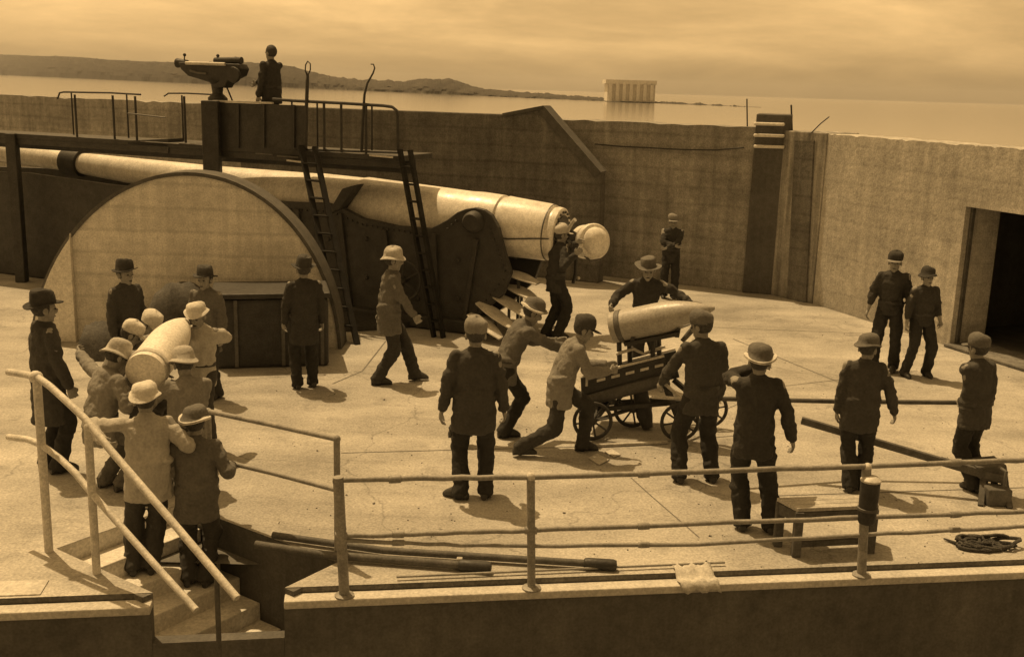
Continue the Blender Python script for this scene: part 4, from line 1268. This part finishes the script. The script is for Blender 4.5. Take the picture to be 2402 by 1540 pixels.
for i, (px, py) in enumerate(((1398, 944), (1560, 900))):
    for j, Y in enumerate((NY + .05, FYc)):
        c_ = ctr[(0, 2)[j]] if i == 0 else ctr[(1, 3)[j]]
        MB().beam(cpl(px + 20 * j, py - 10 * j, Y), c_, .07, .05).build('leg', IRON_DARK, cart)
MB().beam(cpl(1420, 945, NY + .2) , ctr[0] + V((-.02, .02, -.02)), .10, .06).build('brace', IRON_DARK, cart)
MB().tube([cpl(1500, 905, 12.5), cpl(1512, 975, 12.45), cpl(1520, 1005, 12.4)], [.09, .1, .06], 14).build('gear_case', IRON_DARK, cart, True)
MB().beam(cpl(1400, 960, NY), cpl(1600, 942, NY), .05, .05).build('frame_bar', IRON_DARK, cart)
MB().beam(cpl(1420, 945, FYc), cpl(1640, 930, FYc), .05, .05).build('frame_bar', IRON_DARK, cart)
MB().tube([cpl(1560, 900, NY), cpl(1600, 935, NY - .2), cpl(1530, 930, NY - .35)], .022, 8).build('handle', IRON_LIGHT, cart, True)
# lifting posts and the cradle under the shell
for px, py0, py1, Y in ((1452, 800, 868, 12.45), (1476, 800, 862, 12.6), (1530, 795, 850, 12.35), (1545, 790, 850, 12.6)):
    MB().tube([cpl(px, py0, Y), cpl(px + 2, py1, Y)], .03, 10).build('post', IRON_DARK, cart, True)
cr_ = MB()
a, b_ = dp(1462, 800, 12.45), dp(1590, 775, 12.2)
cr_.prism([a + V((0, -.16, .02)), b_ + V((0, -.16, .02)), b_ + V((0, .16, .02)), a + V((0, .16, .02))], V((0, 0, -.05)))
cr_.build('cradle', IRON_DARK, cart, bevel=.01)
for px, py in ((1475, 800), (1580, 780)):
    c_ = dp(px, py, 12.42 if px < 1500 else 12.25)
    MB().prism([c_ + V((0, -.2, .10)), c_ + V((0, -.12, -.03)), c_ + V((0, .12, -.03)), c_ + V((0, .2, .10)), c_ + V((0, .1, .03)), c_ + V((0, -.1, .03))], V((.05, 0, 0))).build('saddle', IRON_DARK, cart)
MB().tube([cpl(1600, 800, 12.3), cpl(1628, 768, 12.3), cpl(1660, 765, 12.2)], [.03, .04, .05], 10).build('nose_rest', IRON_MID, cart, True)
MB().tube([cpl(1445, 830, 12.4), cpl(1486, 818, 12.4), cpl(1510, 830, 12.4), cpl(1560, 812, 12.4)], .02, 8).build('crank', IRON_LIGHT, cart, True)
MB().tube([cpl(1376, 905, NY), cpl(1378, 850, NY), cpl(1392, 845, NY), cpl(1408, 862, NY)], .016, 8).build('push_handle', IRON_LIGHT, cart, True)
# plank lying in the cart's shade
pa_, pb2 = gp(1398, 1048), gp(1566, 1040)
tag(MB().beam(pa_ + V((0, 0, .02)), pb2 + V((0, 0, .02)), .05, .03).build('plank', WOOD_PALE, bevel=.004), 'thin pale plank on the floor in front of the cart', 'plank')
for i, pts in enumerate((((1380, 1076), (1402, 1066), (1428, 1080), (1406, 1092)), ((1418, 1062), (1436, 1056), (1456, 1068), (1440, 1074)))):
    q = [gp(*p) + V((0, 0, .006)) for p in pts]
    m_ = MB(); m_.prism(q, V((0, 0, .012)))
    tag(m_.build('paper_scrap', CANVAS), ('larger' if i == 0 else 'smaller') + ' pale scrap lying on the floor below the cart wheel', 'scrap')

# ------------------------------------------------------------------ staffs
def staff(pts, r_, label, m=WOOD_STAFF, nm='rammer_staff', head_=None):
    t = thing(nm, pts[len(pts) // 2], label, 'staff')
    MB().tube(pts, r_, 10).build('shaft', m, t, True)
    if head_:
        a, b_ = pts[-2], pts[-1]; d = (b_ - a).normalized()
        MB().lathe([(.02, -.02), (.045, 0), (.05, .03), (.05, .24), (.04, .27), (.01, .275)], b_, d, 16).build('head', IRON_DARK, t, True)
    return t
yA = gp(1630, 1128).y + .06
staff([dp(1660, 934, yA), dp(1960, 941, 11.1), dp(2280, 944, 11.15)], .026, 'long dark staff held level between the two men at right')
gp_, gn_ = vplane(SR(0) + SP * .07, SR(1) + SP * .07)
def grl(px, py): return plane_hit(px, py, gp_, gn_)
gr = thing('guard_rail', V((grl(640, 1200).x, grl(640, 1200).y, 0)), 'two-bar pipe guard rail along the far side of the stairwell', 'railing')
MB().tube([grl(488, 964), grl(640, 996), grl(790, 1029)], .024, 12).build('top_rail', PIPE, gr, True)
MB().tube([grl(488, 1073), grl(640, 1109), grl(788, 1148)], .022, 12).build('middle_rail', PIPE, gr, True)
for px, py in ((488, 964), (790, 1029)):
    q = grl(px, py)
    MB().tube([V((q.x, q.y, 0)), q], .028, 12).build('post', PIPE, gr, True)
    MB().ball(q, .034).build('knuckle', PIPE, gr, True)
    MB().lathe([(.06, 0.001), (.06, .012), (.035, .02)], V((q.x, q.y, 0)), V((0, 0, 1)), 14).build('foot_flange', PIPE, gr, True)
staff([gp(600, 1276, .05), gp(760, 1300, .05), gp(1078, 1324, .05)], .036, 'nearer rammer lying on the floor inside the railing', head_=True)
staff([gp(640, 1254, .05), gp(900, 1290, .05), gp(1372, 1320, .05)], .032, 'longer rammer lying on the floor inside the railing', head_=True)
c = gp(1078, 1330)
tag(MB().box(c + V((0, -.02, .05)), (.05, .05, .1)).beam(c + V((-.05, 0, .02)), c + V((.05, -.02, .02)), .05, .04).build('rammer_chock', WOOD_PALE, bevel=.008), 'small pale chock under the nearer rammer head', 'chock')

# ------------------------------------------------------------------ bench
def bench():
    t = thing('bench', gp(1930, 1262), 'low wooden bench behind the railing beside the thick post', 'bench')
    zt = 0.46
    c4 = [gp(1822, 1166, zt), gp(2056, 1158, zt), gp(2062, 1184, zt), gp(1872, 1192, zt)]
    L0, R0_, R1_, L1 = c4
    for k in range(3):
        f0, f1 = k / 3 + .008, (k + 1) / 3 - .008
        MB().prism([L0.lerp(L1, f0), R0_.lerp(R1_, f0), R0_.lerp(R1_, f1), L0.lerp(L1, f1)], V((0, 0, -.035))).build('plank', WOOD_PALE, t, bevel=.005)
    ap_ = MB().beam(L1 + V((.01, .02, -.09)), R1_ + V((-.01, .02, -.09)), .03, .10).build('apron', WOOD_DARK, t, bevel=.004)
    MB().beam(L0 + V((.01, -.02, -.09)), L1 + V((.01, .03, -.09)), .03, .10).build('apron', WOOD_DARK, t, bevel=.004)
    MB().beam(L0 + V((.02, -.02, -.09)), R0_ + V((-.02, -.02, -.09)), .03, .10).build('apron', WOOD_DARK, t, bevel=.004)
    for q in (L0.lerp(L1, .08).lerp(R0_, .03), R0_.lerp(R1_, .08).lerp(L0, .03), R1_.lerp(L1, .06).lerp(R0_, .06), L1.lerp(R1_, .04).lerp(L0, .06)):
        MB().beam(V((q.x, q.y, 0.0)), V((q.x, q.y, zt - .036)), .075, .075).build('leg', WOOD_DARK, t, bevel=.006)
    a_, b_ = L1.lerp(R1_, .04), R1_.lerp(L1, .06)
    MB().beam(V((a_.x, a_.y + .05, .10)), V((b_.x, b_.y + .05, .10)), .04, .05).build('stretcher', WOOD_DARK, t)
bench()

# ------------------------------------------------------------------ foreground pipe railing
rail = thing('pipe_railing', gp(1247, 1372), 'pale-topped iron pipe railing along the near edge of the floor', 'railing')
ra = EA + EN * 0.09
rp_, rn_ = vplane(ra, ra + ED)
def rl(px, py): return plane_hit(px, py, rp_, rn_)
RJ = random.Random(21)
def rpipe(pts, r_, nm, m=PIPE):
    P_ = [rl(*q) for q in pts]
    out = []
    for a_, b_ in zip(P_[:-1], P_[1:]):
        for k in range(6): out.append(a_.lerp(b_, k / 6) + (V((RJ.uniform(-.004, .004), RJ.uniform(-.005, .005), RJ.uniform(-.005, .005))) if k else V((0, 0, 0))))
    out.append(P_[-1])
    o_ = MB().tube(out, r_, 12).build(nm, m, rail, True)
    c_ = out[len(out) // 3]; d_ = (out[len(out) // 3 + 1] - c_).normalized()
    MB().lathe([(r_ * 1.1, -.05), (r_ * 1.4, -.045), (r_ * 1.45, 0), (r_ * 1.4, .045), (r_ * 1.1, .05)], c_, d_, 12).build('coupling', m, o_, True)
    return o_
rpipe([(780, 1126), (1000, 1120), (1245, 1119)], .023, 'top_rail')
rpipe([(1245, 1119), (1640, 1106), (2032, 1093)], .023, 'top_rail')
rpipe([(2032, 1093), (2345, 1080), (2460, 1076)], .023, 'top_rail')
rpipe([(797, 1257), (1000, 1250), (1245, 1243)], .021, 'middle_rail')
rpipe([(1245, 1243), (1640, 1227), (2030, 1212)], .021, 'middle_rail')
rpipe([(2030, 1212), (2345, 1201), (2460, 1197)], .021, 'middle_rail')
rpipe([(800, 1267), (1000, 1275), (1245, 1279)], .018, 'bottom_rail')
rpipe([(1245, 1279), (1640, 1276), (2026, 1254)], .018, 'bottom_rail')
rpipe([(2026, 1254), (2345, 1237), (2460, 1230)], .018, 'bottom_rail')
def rpost(a, b_, r_, nm='post'):
    p = rl(*a); q = rl(*b_); q.z = CZ
    return MB().tube([q, p], r_, 14).build(nm, PIPE, rail, True)
rpost((793, 1118), (808, 1386), .043)
rpost((1245, 1116), (1247, 1368), .034)
rpost((2033, 1098), (2022, 1335), .040)
MB().ball(rl(1245, 1118), .04).build('tee_joint', PIPE_LIGHT, rail, True)
MB().ball(rl(2035, 1095), .038).build('tee_joint', PIPE_LIGHT, rail, True)
for q in ((1245, 1243), (2030, 1212), (800, 1256)): MB().tube([rl(q[0] - 14, q[1]), rl(q[0] + 14, q[1])], .032, 12).build('cross_joint', PIPE, rail, True)
for q in ((808, 1388), (1247, 1370), (2022, 1336)):
    p = rl(*q); p.z = CZ
    MB().lathe([(.08, 0), (.08, .014), (.05, .025)], p, V((0, 0, 1)), 16).build('foot_flange', PIPE, rail, True)
# bucket hung on the railing post
bp = rl(2037, 1140) + EN * .03
vz_t, vz_b = rl(2037, 1122).z, rl(2033, 1222).z
bk = thing('post_canister', V((bp.x, bp.y, vz_b)), 'dark cylindrical canister fixed round the thick railing post', 'canister')
hgt = vz_t - vz_b
MB().lathe([(.065, 0), (.075, .02), (.08, hgt * .5), (.082, hgt - .03), (.078, hgt - .01)], V((bp.x, bp.y, vz_b)), V((0, 0, 1)), 24).build('body', IRON_DARK, bk, True)
MB().lathe([(.084, hgt - .012), (.086, hgt + .004), (.06, hgt + .03), (.02, hgt + .04)], V((bp.x, bp.y, vz_b)), V((0, 0, 1)), 24).build('lid', IRON_LIGHT, bk, True)
MB().lathe([(.082, hgt * .3), (.088, hgt * .31), (.088, hgt * .36), (.082, hgt * .37)], V((bp.x, bp.y, vz_b)), V((0, 0, 1)), 24).build('band', IRON_MID, bk, True)
# pipes lying along the edge, canvas scrap caught on the coping
def ep(px, py, z): return gp(px, py, z)
tag(MB().tube([gp(930, 1352, .03), gp(1245, 1338, .03), gp(1700, 1318, .03)], .011, 8).build('thin_conduit', PIPE), 'thin conduit pipe lying along the floor edge', 'pipe')
cs = MB(); rows = []
c0_ = EA + ED * ((gp(1590, 1352) - EA).dot(ED))
n, m = 9, 9
for i in range(n):
    for j in range(m):
        u_ = i / (n - 1) * .34; v_ = j / (m - 1) * .34 - .10
        over = max(0, v_ - CW - .012)
        p = c0_ + ED * (u_ + .25 * over) + EN * (min(v_, CW + .012) if over > 0 else v_)
        z = (CZ + .02 if v_ > 0 else .016) - over + .014 * math.sin(i * 1.9 + j * 1.1) + .008 * math.cos(j * 2.3)
        if over > 0: p = p + EN * (.012 * math.sin(i * 1.7) + .012)
        rows.append(V((p.x, p.y, z + .004)))
fs = [(i * m + j, (i + 1) * m + j, (i + 1) * m + j + 1, i * m + j + 1) for i in range(n - 1) for j in range(m - 1)]
cs.add(rows, fs)
co_ = cs.build('canvas_scrap', CANVAS, None, True, angle=80)
so = co_.modifiers.new('thick', 'SOLIDIFY'); so.thickness = .006
tag(co_, 'crumpled pale canvas scrap hanging over the coping edge', 'canvas')
# rope heap at right
rh = thing('rope_heap', gp(2300, 1285), 'dark tangled rope heap on the floor at lower right', 'rope')
rnd = random.Random(4)
for k in range(7):
    pts = []
    cx_, cy_ = rnd.uniform(-.12, .18), rnd.uniform(-.05, .05)
    a0 = rnd.uniform(0, 6)
    for i in range(30):
        a_ = a0 + i * .33
        rr = .15 - .03 * (k % 3) + rnd.uniform(-.02, .02)
        pts.append(gp(2306, 1282) + V((cx_ + rr * 1.25 * math.cos(a_), cy_ + rr * .62 * math.sin(a_), .02 + .010 * k * (.5 + .5 * math.sin(a_ * 1.3 + k)))))
    MB().tube(pts, .017, 7).build('coil', ROPE, rh, True)
MB().tube([gp(2214, 1262, .018), gp(2240, 1272, .018), gp(2275, 1284, .02), gp(2320, 1290, .03)], [.008, .016, .017, .017], 7).build('loose_end', ROPE, rh, True)

# ------------------------------------------------------------------ long beam propped on a trestle at the right edge
c2 = thing('propped_beam', gp(2330, 1175), 'long dark timber beam slanting up from a trestle at the right edge', 'beam')
pa = dp(1880, 985, 10.9); pm = dp(2205, 1080, 10.55); pe_ = dp(2352, 1124, 10.38)
MB().beam(pa, pm, .06, .075).build('beam', WOOD_STAFF, c2, bevel=.008)
MB().beam(pm, pe_, .06, .085).build('beam', WOOD_STAFF, c2, bevel=.008)
MB().prism([dp(2292, 1096, 10.4), dp(2362, 1090, 10.4), dp(2368, 1136, 10.4), dp(2304, 1128, 10.4)], V((0, .3, 0))).build('trestle_head', WOOD_DARK, c2, bevel=.012)
for q0, q1 in (((2306, 1122), (2300, 1186)), ((2356, 1126), (2368, 1192)), ((2330, 1116), (2338, 1168))):
    MB().beam(dp(*q0, 10.45), gp(*q1), .055, .055).build('trestle_leg', WOOD_DARK, c2)
MB().tube([dp(2345, 1096, 10.35), dp(2360, 1106, 10.25), dp(2356, 1138, 10.25)], .02, 8).build('handle', IRON_MID, c2, True)
g = gp(2346, 1190)
MB().box(g + V((0, .12, .09)), (.24, .2, .18)).build('ballast_block', WOOD_STAFF, c2, bevel=.015)

lt = MB(); LR = random.Random(9)
for k in range(420):
    px, py = LR.uniform(600, 2390), LR.uniform(720, 1330)
    q = gp(px, py)
    if (q - SL(0)).dot(SP) > -.1 and (q - SR(0)).dot(SP) < .1: continue
    s_ = LR.uniform(.004, .011) * (1.8 if LR.random() < .05 else 1)
    rt = Matrix.Rotation(LR.uniform(0, 6.28), 3, V((LR.uniform(-1, 1), LR.uniform(-1, 1), 1)).normalized())
    lt.box(q + V((0, 0, s_ * .35)), (s_ * 1.5, s_, s_ * .7), rt)
lo_ = lt.build('floor_grit', JOINT); lo_['kind'] = 'stuff'; lo_['label'] = 'small dark chips of grit scattered over the floor'
# ------------------------------------------------------------------ stair railing
lp, ln_ = vplane(SL(0) - SP * .07, SL(1) - SP * .07)
def srl(px, py): return plane_hit(px, py, lp, ln_)
sr = thing('stair_railing', V((srl(195, 1312).x, srl(195, 1312).y, 0)), 'pale pipe handrail running down beside the stairs at left', 'railing')
MB().tube([srl(*q) for q in ((20, 872), (60, 878), (88, 884), (118, 906), (160, 944), (198, 980), (222, 1010), (260, 1056), (400, 1218), (556, 1402))], .030, 12).build('handrail', PIPE_LIGHT, sr, True)
MB().tube([srl(*q) for q in ((20, 1024), (66, 1030), (96, 1042), (140, 1074), (176, 1108), (210, 1150), (300, 1252), (380, 1342), (460, 1430))], .028, 12).build('middle_rail', PIPE_LIGHT, sr, True)
a = srl(206, 998); MB().tube([V((a.x, a.y, 0.0)), a], .033, 12).build('post', PIPE_LIGHT, sr, True)
a = srl(86, 884); MB().tube([V((a.x, a.y, 0.0)), a], .036, 12).build('post', PIPE_LIGHT, sr, True)
MB().ball(srl(84, 884), (.06, .05, .055)).build('knuckle', PIPE_LIGHT, sr, True)
MB().ball(srl(210, 1000), .042).build('knuckle', PIPE_LIGHT, sr, True)
a = srl(508, 1346); MB().tube([V((a.x, a.y, -2.9)), a], .02, 12).build('post', CONC_SHADE, sr, True)

# ------------------------------------------------------------------ steel chest and covered load before the arched wall
ch = thing('steel_chest', gp(640, 866), 'big dark steel ammunition chest against the arched wall', 'chest')
ca, cb_ = gp(505, 866), gp(772, 858)
cz = dp(600, 690, ca.y).z
cdv = V((cb_.x - ca.x, cb_.y - ca.y, 0)).normalized(); cnv = V((-cdv.y, cdv.x, 0))
MB().prism([ca, cb_, cb_ + cnv * .95, ca + cnv * .95], V((0, 0, cz - .1))).build('body', IRON_DARK, ch, bevel=.05)
MB().prism([ca - cnv * .03 - cdv * .03 + V((0, 0, cz - .095)), cb_ - cnv * .03 + cdv * .03 + V((0, 0, cz - .095)), cb_ + cnv * .98 + cdv * .03 + V((0, 0, cz - .095)), ca + cnv * .98 - cdv * .03 + V((0, 0, cz - .095))], V((0, 0, .08))).build('lid', IRON_DARK, ch, bevel=.025)
hx_ = ca + cdv * 1.15 - cnv * .05 + V((0, 0, cz - .12))
MB().tube([hx_, hx_ + V((.02, -.05, .02)), hx_ + V((.16, -.05, .0)), hx_ + V((.2, -.04, -.12))], .016, 8).build('handle', IRON_LIGHT, ch, True)
for k in (.3, .95, 1.5):
    a = ca + cdv * k - cnv * .012
    MB().beam(a + V((0, 0, .03)), a + V((0, 0, cz - .11)), .05, .03, cnv).build('strap', IRON_MID, ch)
mn = MB()
rows = []
m0 = gp(178, 850); m1 = gp(470, 846)  # low left end of the load stands in for a shadow
NX, NYY = 26, 10
for i in range(NX + 1):
    t = i / NX
    bx = m0.lerp(m1, t)
    hh_ = interp([(0, .45), (.2, .5), (.5, .62), (.58, .95), (.72, 1.08), (.9, 1.05), (1.0, .9)], t)
    for j in range(NYY + 1):
        v_ = j / NYY
        pr_ = math.sin(math.pi * v_) ** .45
        rows.append(bx + V((0, .05 + .9 * v_, max(hh_ * pr_ + .03 * math.sin(i * 1.3 + j * 2.1) * pr_, 0))))
fs = [(i * (NYY + 1) + j, (i + 1) * (NYY + 1) + j, (i + 1) * (NYY + 1) + j + 1, i * (NYY + 1) + j + 1) for i in range(NX) for j in range(NYY)]
fs += [tuple(range(NYY + 1)), tuple(NX * (NYY + 1) + j for j in range(NYY, -1, -1))]
mn.add(rows, fs)
tag(mn.build('covered_load', CANVAS_DARK, None, True, angle=70), 'dark tarpaulin-covered load humped before the arched wall', 'tarpaulin')

# ================================================================== finish the figures
for o, vx, sm, wr_ in REMESH:
    m_ = o.modifiers.new('remesh', 'REMESH'); m_.mode = 'VOXEL'; m_.voxel_size = vx; m_.use_smooth_shade = True
    k = o.modifiers.new('smooth', 'SMOOTH'); k.iterations = sm; k.factor = .5
    if wr_:
        d_ = o.modifiers.new('folds', 'DISPLACE'); d_.texture = wrk; d_.strength = wr_ * 1.2; d_.mid_level = .5; d_.texture_coords = 'GLOBAL'
        d2 = o.modifiers.new('creases', 'DISPLACE'); d2.texture = wrk2; d2.strength = wr_ * 0.38; d2.mid_level = .5; d2.texture_coords = 'GLOBAL'
        k2 = o.modifiers.new('ease', 'SMOOTH'); k2.iterations = 2; k2.factor = .5
bpy.context.view_layer.update()
dg = bpy.context.evaluated_depsgraph_get()
done = []
for o, *_ in REMESH:
    done.append((o, bpy.data.meshes.new_from_object(o.evaluated_get(dg), depsgraph=dg)))
for o, me in done:
    old = o.data
    o.modifiers.clear()
    me.shade_smooth()
    o.data = me
    bpy.data.meshes.remove(old)
